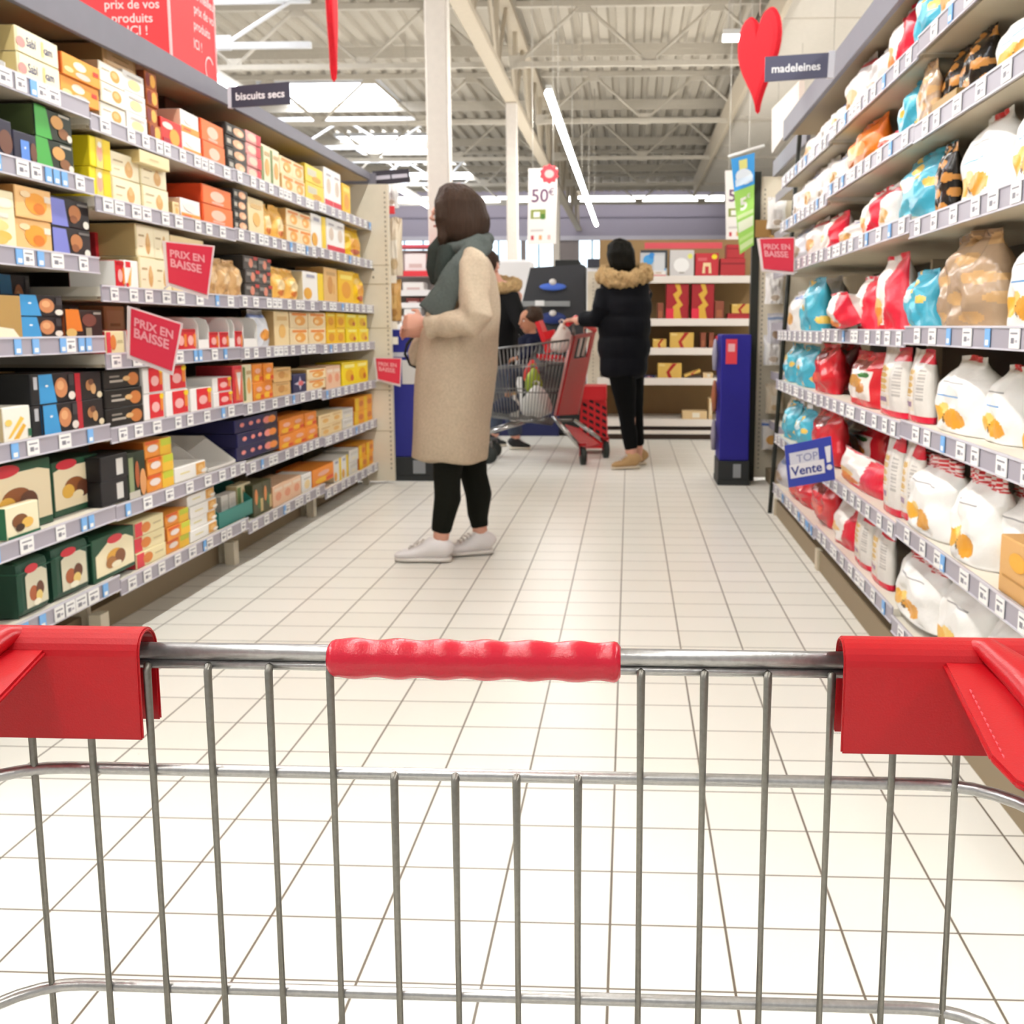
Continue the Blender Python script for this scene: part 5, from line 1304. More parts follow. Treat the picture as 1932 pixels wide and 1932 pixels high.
for sy, el, wr in ((-.19, Wp(896, 602, -.24), Wp(806, 611, -.17)), (.19, Wp(884, 634, .2), Wp(804, 627, .0))):
    q.loft([(Wp(892, 504, sy * .85), .045, .045), (el, .036, .036), (wr, .026, .026)], skin, n=12, dome=.5)
hand(q, Wp(804, 608, -.17), (-1, .05, .02), (.1, -1, .25), .165, 1.0, skin, 1)
hand(q, Wp(804, 627, .0), (-.95, -.1, .12), (0, .9, .4), .165, 1.0, skin, -1)
body = fin(remesh(q, 'body', .0065, skin, smooth=3), t)
face_bits(Wf, ff, rr_, .235, body)
# leggings
q = MB()
for an, kn, hp in ((an_f, kn_f, hp_f), (an_b, kn_b, hp_b)):
    lo = an + Vector((0, 0, .035 if an is an_f else .03))
    q.loft([(hp, .09, .09), (hp * .5 + kn * .5, .073, .078), (kn, .059, .062), (kn * .65 + an * .35 + Vector((.012, 0, 0)), .060, .060), (kn * .3 + an * .7, .047, .048), (lo, .041, .043)], mat('#23241f', .8, 0, 'cloth'), n=16, dome=.1)
fin(remesh(q, 'leggings', .009, mat('#181913', .8, 0, 'cloth'), smooth=2, wob=.004, wscale=12), t)
# coat
coatm = mat('#d3c1a8', .85, 0, 'cloth')
q = MB()
def ring(v, xa, xb, dep, dy=0.0):
    a = Wp(xa, v); b = Wp(xb, v); return ((a + b) / 2 + Vector((0, dy, 0)), dep, (b.x - a.x) / 2)
q.loft([ring(864, 779, 921, .20), ring(840, 779, 922, .205), ring(790, 782, 927, .205), ring(730, 787, 936, .20), ring(680, 791, 941, .185), ring(640, 796, 943, .175), ring(590, 806, 943, .165), ring(550, 818, 941, .17), ring(515, 832, 937, .18), ring(490, 850, 928, .165), ring(478, 862, 918, .12)], coatm, n=28, ref=(1, 0, 0), dome=.15)
fin(remesh(q, 'coat', .010, coatm, smooth=4, wob=.016, wscale=8, seed=3), t)
for sy, sh, el, wr in ((-1, Wp(894, 504, -.165), Wp(897, 603, -.245), Wp(808, 616, -.178)), (1, Wp(892, 503, .165), Wp(885, 636, .22), Wp(810, 630, .02))):
    q = MB(); k = el * .93 + wr * .07
    q.loft([(sh + Vector((-.005, .05 * -sy, .045)), .035, .045), (sh + Vector((0, .015 * -sy, .025)), .062, .07), (sh, .074, .078), (sh * .6 + el * .4, .070, .074), (sh * .25 + el * .75, .067, .072), (el + Vector((.008, 0, .012)), .062, .074), (k + Vector((.004, 0, -.012)), .060, .064), (el * .6 + wr * .4, .058, .058), (el * .25 + wr * .75, .054, .054), (wr, .052, .053)], coatm, n=18, ref=(0, 1, 0), dome=.05)
    fin(remesh(q, 'coat_sleeve', .008, coatm, smooth=3, wob=.012, wscale=19, seed=6 + sy), t)
q = MB(); q.loft([(Wp(812, 640, .05), .05, .05), (Wp(796, 655, .07), .052, .05), (Wp(784, 672, .08), .040, .042), (Wp(780, 688, .085), .018, .03)], coatm, n=14, ref=(0, 1, 0), dome=.3); fin(remesh(q, 'coat_flap', .009, coatm, smooth=3, wob=.010, wscale=18), t)
# scarf: loops round the neck and hangs over the near side of the chest
scm = mat('#5f6663', .9, 0, 'cloth')
q = MB()
nk = [Wp(918, 452, .0), Wp(905, 458, -.10), Wp(872, 466, -.12), Wp(848, 472, -.08), Wp(830, 478, .0), Wp(842, 470, .10), Wp(880, 460, .13), Wp(914, 452, .06), Wp(918, 452, .0)]
q.loft([(p, .040, .032) for p in nk], scm, n=12, ref=(0, 0, 1), dome=.3)
q.loft([(Wp(914, 455, -.07), .05, .026), (Wp(893, 476, -.165), .055, .022), (Wp(868, 505, -.205), .058, .020), (Wp(848, 540, -.215), .060, .018), (Wp(830, 572, -.215), .066, .017), (Wp(815, 594, -.21), .072, .016)], scm, n=14, ref=(0, 1, 0), dome=.1)
fin(remesh(q, 'scarf', .008, scm, smooth=3, wob=.008, wscale=16, seed=7), t)
scm_shade = mat('#3b423e', .9, 0, 'cloth')  # same scarf, shade of the front fold put into a darker colour
q = MB(); q.loft([(Wp(846, 452, -.02), .05, .05), (Wp(830, 478, -.03), .058, .055), (Wp(826, 505, -.03), .052, .05), (Wp(830, 535, -.03), .04, .04)], scm_shade, n=14, ref=(0, 1, 0), dome=.4)
q.loft([(Wp(846, 470, -.09), .045, .05), (Wp(842, 500, -.11), .045, .055), (Wp(838, 535, -.13), .04, .05)], scm_shade, n=12, ref=(0, 1, 0), dome=.4)
fin(remesh(q, 'scarf_fold', .008, scm_shade, smooth=3, wob=.008, wscale=16, seed=9), t)
# hair: chin-length bob
q = MB()
def hr(v, xa, xb, dep): a = Wp(xa, v); b = Wp(xb, v); return ((a + b) / 2, dep, (b.x - a.x) / 2)
q.loft([hr(349, 862, 886, .035), hr(354, 845, 901, .075), hr(364, 828, 911, .10), hr(382, 819, 916, .118), hr(402, 820, 920, .124), hr(424, 824, 925, .126), hr(442, 830, 926, .122), hr(456, 846, 924, .11), hr(462, 858, 916, .08)][::-1], hairm, n=22, ref=(1, 0, 0), dome=.4)
q.loft([(Wp(830, 385, -.085), .022, .03), (Wp(830, 415, -.105), .024, .03), (Wp(836, 448, -.10), .02, .03), (Wp(838, 466, -.085), .012, .02)], hairm, n=10, dome=.6)
fin(remesh(q, 'hair', .007, hairm, smooth=4, wob=.008, wscale=20, seed=5), t)
wsh = mat('#f1eeee', .5); sol = mat('#e4dfd8', .6)
for toe, heel, nm in (((748, 1057), (853, 1057), 0), ((846, 1046), (931, 1040), 1)):
    A = onZ(*toe, 0); B = onZ(*heel, 0)
    if nm == 0: A.y = B.y = WY - .10
    else: A.y = WY + .02; B.y = WY + .10
    o = shoe(None, A, B, .10, .105, wsh, sol); fin(o, t)
q = MB(); q.tube([Wp(784, 630, .08), Wp(768, 650, .1), Wp(764, 668, .12), Wp(774, 688, .12), Wp(788, 694, .12)], .007, mat('#17171a', .5), 8); fin(q.build('bag_strap'), t)

# ---- person in the black parka, seen from behind, pushing the far cart
PY = 8.42
def Pp(u, v, dy=0.0): return onY(u, v, PY + dy)
t = thing('person', 'person in black parka with fur collar pushing the red cart', 'person', (Pp(1185, 880).x, PY, 0))
q = MB()
af = Vector((Pp(1191, 860).x, PY - .08, .10)); ab = Vector((Pp(1204, 855).x, PY + .12, .11))
def leg2(an, kn, hp):
    q.loft([(hp, .09, .095), (hp * .5 + kn * .5, .078, .085), (kn, .058, .065), (kn * .6 + an * .4, .055, .06), (an, .036, .04), (an - Vector((0, 0, .07)), .036, .04)], skin, n=12, dome=.5)
k1 = Pp(1183, 780, -.06); k2 = Pp(1196, 775, .08); h1 = Pp(1172, 690, -.08); h2 = Pp(1190, 690, .08)
leg2(af, k1, h1); leg2(ab, k2, h2)
q.loft([(Pp(1180, 700), .15, .13), (Pp(1182, 640), .14, .12), (Pp(1180, 560), .17, .12), (Pp(1178, 535), .16, .10), (Pp(1176, 522), .08, .07)], skin, n=14, ref=(0, 1, 0), dome=.4)
q.loft([(Pp(1174, 530), .06, .06), (Pp(1170, 500), .055, .055)], skin, n=10, dome=.4)
W2, f2, r2 = head(q, Pp(1171, 486), (-.72, .66, -.05), .218)
q.loft([(Pp(1142, 548, -.05), .05, .05), (Pp(1130, 600, -.10), .042, .042), (Pp(1086, 606, .02), .03, .03)], skin, n=10, dome=.4)
hand(q, Pp(1088, 602, .02), (-.9, .25, -.15), (0, 0, 1), .17, 1.0, skin, 1)
q.loft([(Pp(1215, 548, .05), .05, .05), (Pp(1200, 600, .25), .042, .042), (Pp(1128, 612, .42), .03, .03)], skin, n=10, dome=.4)
hand(q, Pp(1126, 610, .42), (-.95, .1, -.15), (0, 0, 1), .17, 1.0, skin, 1)
b = fin(remesh(q, 'body', .009, skin, smooth=3), t); face_bits(W2, f2, r2, .225, b)
pk = mat('#0e0f15', .7, 0, 'cloth')
q = MB()
def pring(v, xa, xb, dep): a = Pp(xa, v); c = Pp(xb, v); return ((a + c) / 2, dep, (c.x - a.x) / 2)
for (v0, xa, xb, d_) in ((690, 1130, 1222, .19), (655, 1127, 1227, .205), (618, 1127, 1229, .205), (582, 1129, 1229, .20), (550, 1132, 1226, .185)):
    q.loft([pring(v0 + 19, xa + 4, xb - 4, d_ * .92), pring(v0 + 8, xa, xb, d_), pring(v0 - 10, xa, xb, d_), pring(v0 - 22, xa + 4, xb - 4, d_ * .92)], pk, n=24, ref=(1, 0, 0), dome=.3)
q.loft([pring(560, 1132, 1226, .17), pring(535, 1146, 1216, .12)], pk, n=20, ref=(1, 0, 0), dome=.3)
q.loft([(Pp(1142, 552, -.06), .075, .08), (Pp(1134, 585, -.12), .07, .075), (Pp(1126, 600, -.10), .062, .068), (Pp(1098, 602, .0), .052, .056)], pk, n=14, dome=.3)
q.loft([(Pp(1214, 552, .06), .075, .08), (Pp(1205, 590, .24), .07, .07), (Pp(1140, 607, .42), .052, .056)], pk, n=14, dome=.3)
fin(remesh(q, 'parka', .013, pk, smooth=3, wob=.010, wscale=10, seed=2), t)
fur = mat('#dcb884', .95, 0, 'fur')
q = MB(); cc = [Pp(1138, 520, -.06), Pp(1160, 528, -.17), Pp(1190, 528, -.17), Pp(1218, 518, -.06), Pp(1214, 512, .08), Pp(1180, 512, .16), Pp(1146, 515, .09), Pp(1138, 520, -.06)]
q.loft([(p, .062, .060) for p in cc], fur, n=12, dome=.3)
fin(remesh(q, 'fur_collar', .011, fur, smooth=1, wob=.028, wscale=38, seed=1), t)
q = MB(); q.loft([pring(454, 1156, 1182, .06), pring(460, 1147, 1191, .10), pring(476, 1144, 1197, .122), pring(494, 1149, 1199, .115), pring(508, 1154, 1200, .10), pring(516, 1160, 1196, .07)][::-1], hairb, n=18, ref=(1, 0, 0), dome=.5)
fin(remesh(q, 'hair', .010, hairb, smooth=2, wob=.008, wscale=26), t)
q = MB(); tr = mat('#080809', .8, 0, 'cloth')
for an, kn, hp in ((af, k1, h1), (ab, k2, h2)):
    q.loft([(hp, .11, .105), (hp * .5 + kn * .5, .088, .09), (kn, .066, .068), (kn * .6 + an * .4, .060, .062), (an + Vector((0, 0, .045)), .048, .050)], tr, n=14, dome=.1)
fin(remesh(q, 'trousers', .012, tr, smooth=2, wob=.005, wscale=12), t)
tans = mat('#b08d5f', .7)
for toe, heel, yy in (((1155, 884), (1205, 876), -.10), ((1182, 872), (1217, 868), .14)):
    A = onY(toe[0], toe[1], PY + yy); B = onY(heel[0], heel[1], PY + yy); A.z = B.z = 0; A.y -= .04; B.y += .03
    fin(shoe(None, A, B, .10, .115, tans, mat('#d9cbb4', .6)), t)

# ---- person half hidden behind the coat, dark jacket with fur hood
QY = 9.75
def Qp(u, v, dy=0.0): return onY(u, v, QY + dy)
t = thing('person', 'person in dark jacket with tan fur hood, half hidden behind the beige coat', 'person', (Qp(950, 850).x, QY, 0))
q = MB()
a1 = Vector((Qp(975, 842).x, QY - .1, .10)); a2 = Vector((Qp(930, 838).x, QY + .15, .10))
for an, kn, hp in ((a1, Qp(964, 760, -.1), Qp(945, 690, -.08)), (a2, Qp(938, 760, .12), Qp(938, 690, .08))):
    q.loft([(hp, .09, .09), (kn, .06, .065), (an, .036, .04), (an - Vector((0, 0, .07)), .036, .04)], skin, n=12, dome=.5)
q.loft([(Qp(940, 700), .15, .13), (Qp(945, 620), .15, .13), (Qp(950, 555), .16, .12), (Qp(946, 535), .08, .08)], skin, n=14, ref=(0, 1, 0), dome=.4)
q.loft([(Qp(944, 545), .06, .06), (Qp(930, 520), .055, .055)], skin, n=10, dome=.4)
W3, f3, r3 = head(q, Qp(922, 500), (.8, -.5, -.25), .225)
q.loft([(Qp(962, 560, -.12), .05, .05), (Qp(985, 610, -.2), .042, .042), (Qp(1008, 650, -.25), .03, .03)], skin, n=10, dome=.4)
hand(q, Qp(1008, 650, -.25), (.6, -.1, -.7), (.5, 0, .6), .17, .8, skin, 1)
q.loft([(Qp(935, 560, .14), .05, .05), (Qp(950, 620, .2), .042, .042), (Qp(985, 655, .1), .03, .03)], skin, n=10, dome=.4)
hand(q, Qp(985, 655, .1), (.7, -.1, -.6), (.5, 0, .6), .17, .8, skin, -1)
b = fin(remesh(q, 'body', .010, skin, smooth=3), t); face_bits(W3, f3, r3, .225, b)
dj = mat('#1a1a1b', .75, 0, 'cloth')
q = MB()
def qring(v, xa, xb, dep): a = Qp(xa, v); c = Qp(xb, v); return ((a + c) / 2, dep, (c.x - a.x) / 2)
q.loft([qring(705, 908, 970, .19), qring(650, 908, 978, .20), qring(600, 912, 980, .20), qring(560, 918, 976, .18), qring(540, 926, 968, .12)], dj, n=22, ref=(1, 0, 0), dome=.2)
q.loft([(Qp(962, 558, -.13), .075, .08), (Qp(980, 605, -.2), .066, .07), (Qp(1000, 640, -.25), .05, .055)], dj, n=14, dome=.2)
q.loft([(Qp(935, 558, .14), .075, .08), (Qp(950, 620, .2), .066, .07), (Qp(978, 648, .12), .05, .055)], dj, n=14, dome=.2)
fin(remesh(q, 'jacket', .014, dj, smooth=3, wob=.010, wscale=10, seed=4), t)
q = MB(); cc = [Qp(918, 535, -.1), Qp(945, 545, -.17), Qp(972, 540, -.1), Qp(975, 535, .05), Qp(950, 530, .15), Qp(922, 530, .08), Qp(918, 535, -.1)]
q.loft([(p, .055, .05) for p in cc], fur, n=12); fin(remesh(q, 'fur_hood', .013, fur, smooth=1, wob=.02, wscale=34), t)
q = MB(); q.loft([qring(474, 915, 932, .06), qring(482, 906, 942, .10), qring(498, 900, 942, .12), qring(515, 900, 936, .11), qring(530, 904, 930, .08)][::-1], hairm, n=16, ref=(1, 0, 0), dome=.5)
fin(remesh(q, 'hair', .012, hairm, smooth=2), t)
jn = mat('#4c5566', .85, 0, 'cloth'); q = MB()
for an, kn, hp in ((a1, Qp(964, 760, -.1), Qp(945, 690, -.08)), (a2, Qp(938, 760, .12), Qp(938, 690, .08))):
    q.loft([(hp, .11, .10), (kn, .075, .08), (an + Vector((0, 0, .02)), .055, .06)], jn, n=14, dome=.1)
fin(remesh(q, 'jeans', .013, jn, smooth=2), t)
for toe, heel, yy in (((1000, 842), (962, 846), -.1), ((955, 838), (918, 840), .15)):
    A = onY(toe[0], toe[1], QY + yy); B = onY(heel[0], heel[1], QY + yy); A.z = B.z = 0
    fin(shoe(None, A, B, .095, .10, mat('#1c1c1e', .6), mat('#e6decb', .6)), t)
# ------------------------------------------------------------------ the far red cart, its load and the child in it
KY = 8.85
def Kp(u, v, dy=0.0): return onY(u, v, KY + dy)
wr2 = mat('#8d8c8a', .3, 1.0, 'steel'); redk = mat('#b3141c', .4, 0, 'plastic'); redb = mat('#e0222c', .4, 0, 'plastic')
blk = mat('#2b302d', .6)
t = thing('shopping_cart', 'far wire shopping cart with red end panel, pushed by the black parka', 'shopping cart', (Kp(1050, 870).x, KY, 0))
def fb(q, nm): return fin(q.build(nm), t)
NEAR, FARR = -.30, .27
x_b = Kp(1062, 700).x; x_f = Kp(925, 700).x
zt_b, zt_f, zb_b, zb_f = Kp(0, 640).z, Kp(0, 660).z, Kp(0, 792).z, Kp(0, 778).z
x_top = Kp(1078, 640).x; x_bot = Kp(1046, 792).x; xf_top = Kp(912, 660).x; xf_bot = Kp(935, 778).x
for dy, nm in ((NEAR, 'side_grid'), (FARR, 'side_grid')):
    q = MB()
    for k in range(23):
        s = k / 22; q.tube([(x_top + (xf_top - x_top) * s, KY + dy, zt_b + (zt_f - zt_b) * s), (x_bot + (xf_bot - x_bot) * s, KY + dy * .85, zb_b + (zb_f - zb_b) * s)], .0035, wr2, 5)
    for v, r in ((0, .008), (.28, .005), (.62, .005), (1, .007)):
        A = Vector((x_top + (x_bot - x_top) * v, KY + dy * (1 - .15 * v), zt_b + (zb_b - zt_b) * v)); B = Vector((xf_top + (xf_bot - xf_top) * v, KY + dy * (1 - .15 * v), zt_f + (zb_f - zt_f) * v))
        q.tube([A, B], r, wr2, 6)
    fb(q, nm)
q = MB()
for k in range(8):
    s = k / 7; yy = KY + NEAR * .85 + (FARR - NEAR) * .85 * s
    q.tube([(x_bot, yy, zb_b), (xf_bot, yy, zb_f)], .0035, wr2, 5); q.tube([(xf_top, KY + NEAR + (FARR - NEAR) * s, zt_f), (xf_bot, yy, zb_f)], .0035, wr2, 5)
q.tube([(xf_top, KY + NEAR, zt_f), (xf_top, KY + FARR, zt_f)], .008, wr2, 6)
fb(q, 'basket_floor')
q = MB()                       # end panel with its window
ya, yb_ = KY - .31, KY + .05
P = [Kp(1083, 625, 0), Kp(1120, 622, 0), Kp(1087, 785, 0), Kp(1049, 785, 0)]
P = [onY(1083, 632, KY - .30), onY(1121, 626, KY + .12), onY(1087, 782, KY + .12), onY(1049, 784, KY - .30)]
def L4(a, b): return (P[3] * (1 - a) + P[2] * a) * (1 - b) + (P[0] * (1 - a) + P[1] * a) * b
def slab(q, cs, m, off=Vector((.012, .006, 0))):
    q.add(list(cs) + [c + off for c in cs], [(0, 1, 2, 3), (7, 6, 5, 4), (0, 4, 5, 1), (1, 5, 6, 2), (2, 6, 7, 3), (3, 7, 4, 0)], m)
slab(q, [L4(0, 0), L4(1, 0), L4(1, .70), L4(0, .70)], redk)
slab(q, [L4(0, .70), L4(.16, .70), L4(.16, .97), L4(0, .97)], redk); slab(q, [L4(.84, .70), L4(1, .70), L4(1, .97), L4(.84, .97)], redk); slab(q, [L4(0, .95), L4(1, .95), L4(1, 1), L4(0, 1)], redk)
slab(q, [L4(.35, .72), L4(.42, .72), L4(.42, .95), L4(.35, .95)], mat('#d9c4bc', .5)); slab(q, [L4(.6, .72), L4(.66, .72), L4(.66, .95), L4(.6, .95)], mat('#c9aea4', .5))
fb(q, 'end_panel')
q = MB(); q.tube([L4(0, 0) + Vector((-.01, -.01, 0)), L4(0, 1) + Vector((-.01, -.01, 0))], .009, mat('#cf8f8c', .3, .6, 'steel'), 8); fb(q, 'panel_tube'); q = MB(); q.tube([L4(1, 0) + Vector((.012, .01, 0)), L4(1, 1)], .009, mat('#cf8f8c', .3, .6, 'steel'), 8); fb(q, 'panel_tube')
q = MB(); q.loft([(Kp(1070, 612, -.40), .021, .021), (Kp(1086, 600, -.28), .021, .021), (Kp(1122, 623, .10), .021, .021)], redb, n=10, dome=.6); fb(q, 'handle')
q = MB(); q.tube([Kp(1082, 612, -.35), L4(0, 1)], .011, wr2, 8); fb(q, 'handle_arm'); q = MB(); q.tube([Kp(1118, 622, .08), L4(1, 1)], .011, wr2, 8); fb(q, 'handle_arm')
q = MB(); q.tube([Kp(1043, 786, -.22), Kp(1097, 846, -.27)], .016, mat('#c9c8c6', .25, 1, 'steel'), 10); fb(q, 'chassis_tube'); q = MB(); q.tube([Kp(1083, 792, .2), Kp(1143, 836, .2)], .016, mat('#c9c8c6', .25, 1, 'steel'), 10)
fb(q, 'chassis_tube'); q = MB(); q.tube([Kp(990, 797, -.2), Kp(915, 818, -.24)], .014, mat('#c9c8c6', .25, 1, 'steel'), 10); fb(q, 'chassis_tube'); q = MB(); q.tube([Kp(1050, 790, -.22), Kp(985, 796, -.2)], .012, wr2, 8); fb(q, 'chassis_tube'); q = MB(); q.tube([Kp(1080, 793, .2), Kp(985, 792, .2)], .012, wr2, 8); fb(q, 'chassis_tube'); q = MB(); q.tube([Kp(985, 792, .2), Kp(925, 812, .2)], .014, wr2, 8)
fb(q, 'chassis_tube')
q = MB(); slab(q, [Kp(1066, 800, -.1), Kp(1092, 808, .05), Kp(1132, 838, .1), Kp(1096, 846, -.2)], redk, Vector((0, .01, -.012))); fb(q, 'lower_tray')
for (u, v, dy, rr) in ((1100, 862, -.27, .066), (1143, 850, .2, .066), (922, 848, -.24, .066), (932, 840, .2, .062)):
    c = Kp(u, v, dy); c.z = rr
    ax = Vector((.017, .004, 0)) if u > 1000 else Vector((.006, .016, 0))
    q = MB(); q.cyl(c - ax, c + ax, rr, blk, 20); fb(q, 'wheel')
    q = MB(); m_ = redk if u > 1000 else wr2; q.box(c.x - .026, c.x - .021, c.y - .026, c.y + .026, rr, rr * 2 + .02, m_); q.box(c.x + .021, c.x + .026, c.y - .026, c.y + .026, rr, rr * 2 + .02, m_); q.box(c.x - .026, c.x + .026, c.y - .026, c.y + .026, rr * 2 + .012, rr * 2 + .032, m_); fb(q, 'wheel_fork')
q = MB(); slab(q, [Kp(1009, 608, -.1), Kp(1017, 606, .1), Kp(1040, 664, .1), Kp(1030, 668, -.1)], redb, Vector((.03, 0, .01))); slab(q, [Kp(1022, 627, -.1), Kp(1044, 622, .0), Kp(1046, 636, .0), Kp(1026, 642, -.1)], redb, Vector((.01, .1, 0)))
slab(q, [Kp(1013, 668, -.18), Kp(1062, 670, -.12), Kp(1066, 676, .14), Kp(1018, 672, .14)], redb, Vector((0, 0, -.03))); fb(q, 'child_seat')
# bags in the cart
def sack(nm, lab, cat, u, v0, v1, w, dy, m, handles=True, dep=.16):
    a = Kp(u, v1, dy); z1 = Kp(u, v0, dy).z; h = z1 - a.z
    q = MB()
    q.loft([((0, 0, .004), w * .40, dep * .42), ((0, 0, h * .12), w * .5, dep * .5), ((0, 0, h * .4), w * .48, dep * .5), ((w * .03, 0, h * .65), w * .34, dep * .4), ((w * .02, 0, h * .85), w * .16, dep * .22), ((0, 0, h * .93), w * .09, dep * .13)], m, n=18, ref=(0, 1, 0), dome=.3)
    o = remesh(q, nm, .011, m, smooth=2, wob=.014, wscale=16, seed=u); o.location = a; tag(o, lab, cat)
    if handles:
        q = MB()
        for s in (-1, 1): q.loft([((s * w * .05, 0, h * .9), .012, .004), ((s * w * .10, 0, h * 1.0), .012, .004), ((0, s * .01, h * 1.06), .012, .004)], m, n=8)
        q.build('bag_handle', o)
    return o
sack('shopping_bag', 'white plastic carrier bag in the far cart', 'bag', 1012, 722, 784, .24, -.12, mat('#e4e2dc', .45, 0, 'foil'))
sack('shopping_bag', 'lime green carrier bag with red top in the far cart', 'bag', 1006, 690, 738, .14, .08, mat('#a3b83a', .5, 0, 'foil'), dep=.12)
o = sack('shopping_bag', 'red carrier bag behind the lime green bag', 'bag', 1003, 676, 720, .13, .19, mat('#d1423a', .5, 0, 'foil'), False, .10)
sack('folded_jacket', 'dark blue jacket lying in the far cart', 'clothes', 953, 748, 776, .24, -.03, mat('#3c4256', .8, 0, 'cloth'), False, .3)
q = MB(); a = Kp(970, 695, .0); q.loft([((0, 0, 0), .036, .036), ((0, 0, .14), .036, .036), ((0, 0, .18), .016, .016), ((0, 0, .205), .016, .016)], mat('#e8e6e0', .4), n=14, dome=.2); o = q.build('milk_bottle', None, (a.x, a.y, zb_b + .01))
q = MB(); q.cyl((0, 0, .20), (0, 0, .225), .019, mat('#c9a26a', .5), 12); q.build('bottle_cap', o); tag(o, 'pale bottle with tan cap standing in the far cart', 'bottle')
# crumpled clear bags on the child seat
sack('plastic_bag', 'pale plastic bag with lettering on the cart handle', 'bag', 1060, 606, 664, .17, -.12, mat('#d9cdc4', .35, 0, 'foil'), True, .12)
# child
CYY = 9.25
def Cp(u, v, dy=0.0): return onY(u, v, CYY + dy)
t = thing('person', 'child with dark hair in navy top sitting in the far cart', 'person', (Cp(1005, 700).x, CYY, Cp(1005, 700).z))
q = MB()
W4, f4, r4 = head(q, Cp(998, 607), (-.75, -.55, -.25), .19, skin2)
q.loft([(Cp(1004, 632), .04, .04), (Cp(1000, 618), .038, .038)], skin2, n=10, dome=.3)
q.loft([(Cp(1002, 700), .10, .08), (Cp(1004, 660), .09, .07), (Cp(1005, 638), .10, .06), (Cp(1004, 630), .05, .05)], skin2, n=14, ref=(0, 1, 0), dome=.3)
for dy, s in ((-.11, 1), (.11, -1)):
    q.loft([(Cp(1004, 642, dy), .034, .034), (Cp(996, 668, dy * 1.3), .028, .028), (Cp(976, 676, dy), .02, .02)], skin2, n=10, dome=.3); hand(q, Cp(976, 676, dy), (-1, 0, -.2), (0, 0, 1), .11, .8, skin2, s)
for dy in (-.06, .06): q.loft([(Cp(1002, 700, dy), .06, .06), (Cp(968, 700, dy), .045, .045), (Cp(962, 742, dy), .035, .035), (Cp(954, 748, dy), .03, .02)], skin2, n=10, dome=.3)
b = fin(remesh(q, 'body', .008, skin2, smooth=2), t); face_bits(W4, f4, r4, .19, b)
nv = mat('#1c2036', .8, 0, 'cloth'); q = MB()
q.loft([(Cp(1002, 704), .12, .10), (Cp(1004, 660), .11, .09), (Cp(1005, 638), .12, .075), (Cp(1004, 629), .06, .055)], nv, n=16, ref=(0, 1, 0), dome=.2)
for dy in (-.11, .11): q.loft([(Cp(1005, 641, dy), .05, .05), (Cp(996, 668, dy * 1.3), .042, .042), (Cp(980, 676, dy), .034, .034)], nv, n=10, dome=.2)
fin(remesh(q, 'sweater', .010, nv, smooth=2, wob=.006, wscale=14), t)
q = MB()
for dy in (-.06, .06): q.loft([(Cp(1004, 700, dy), .072, .07), (Cp(968, 700, dy), .056, .056), (Cp(962, 738, dy), .045, .045)], jn, n=10, dome=.2)
fin(remesh(q, 'jeans', .010, jn, smooth=2), t)
q = MB(); hw = Cp(1002, 594)
q.loft([(hw + Vector((0, 0, -.055)), .070, .085), (hw + Vector((.012, .01, -.02)), .092, .10), (hw + Vector((0.005, 0, .02)), .086, .092), (hw + Vector((-.01, -.01, .045)), .05, .055)], hairm, n=16, ref=(0, 1, 0), dome=.5)
fin(remesh(q, 'hair', .009, hairm, smooth=2, wob=.006, wscale=30), t)
# red rolling basket behind the cart
t = thing('rolling_basket', 'bright red rolling basket with black slots behind the far cart', 'basket', tuple(onY(1120, 852, 9.45).xy) + (0.0,))
BX = t.location.x; BYY = t.location.y; zt_ = onY(1120, 727, 9.45).z
q = MB(); hw_ = (onY(1146, 780, 9.45).x - onY(1098, 780, 9.45).x) / 2
sec = [(-.0, .055), (.02, .04)]
def frus(q, z0, z1, w0, w1, d0, d1, m):
    v = [(-w0, -d0, z0), (w0, -d0, z0), (w0, d0, z0), (-w0, d0, z0), (-w1, -d1, z1), (w1, -d1, z1), (w1, d1, z1), (-w1, d1, z1)]
    q.add(v, [(0, 3, 2, 1), (4, 5, 6, 7), (0, 1, 5, 4), (1, 2, 6, 5), (2, 3, 7, 6), (3, 0, 4, 7)], m)
frus(q, .05, zt_ - .10, hw_ * 1.12, hw_ * .96, .17, .17, redb); q.build('tub', t)
q = MB(); frus(q, zt_ - .11, zt_, hw_ * 1.02, hw_ * .99, .19, .19, redb); q.build('rim', t)
for r in range(6):
    for c in range(4):
        q = MB(); x = -hw_ * .8 + c * hw_ * .5; z = .14 + r * .055
        q.add([(x, -.1705, z + x * -.5), (x + hw_ * .32, -.1705, z + (x + hw_ * .32) * -.5), (x + hw_ * .32, -.1705, z + .024 + (x + hw_ * .32) * -.5), (x, -.1705, z + .024 + x * -.5)], [(0, 1, 2, 3)], mat('#2a0f12', .6))
        q.v += [(a_, b_ - .003, c_) for a_, b_, c_ in q.v]; q.f = [[0, 1, 2, 3], [7, 6, 5, 4], [0, 4, 5, 1], [1, 5, 6, 2], [2, 6, 7, 3], [3, 7, 4, 0]]; q.m = [0] * 6; q.sm = [False] * 6
        q.build('slot', t)
for sx in (-1, 1):
    for sy in (-1, 1):
        q = MB(); q.cyl((sx * hw_ * .8 - .012, sy * .13, .026), (sx * hw_ * .8 + .012, sy * .13, .026), .026, blk, 12); q.build('wheel', t)

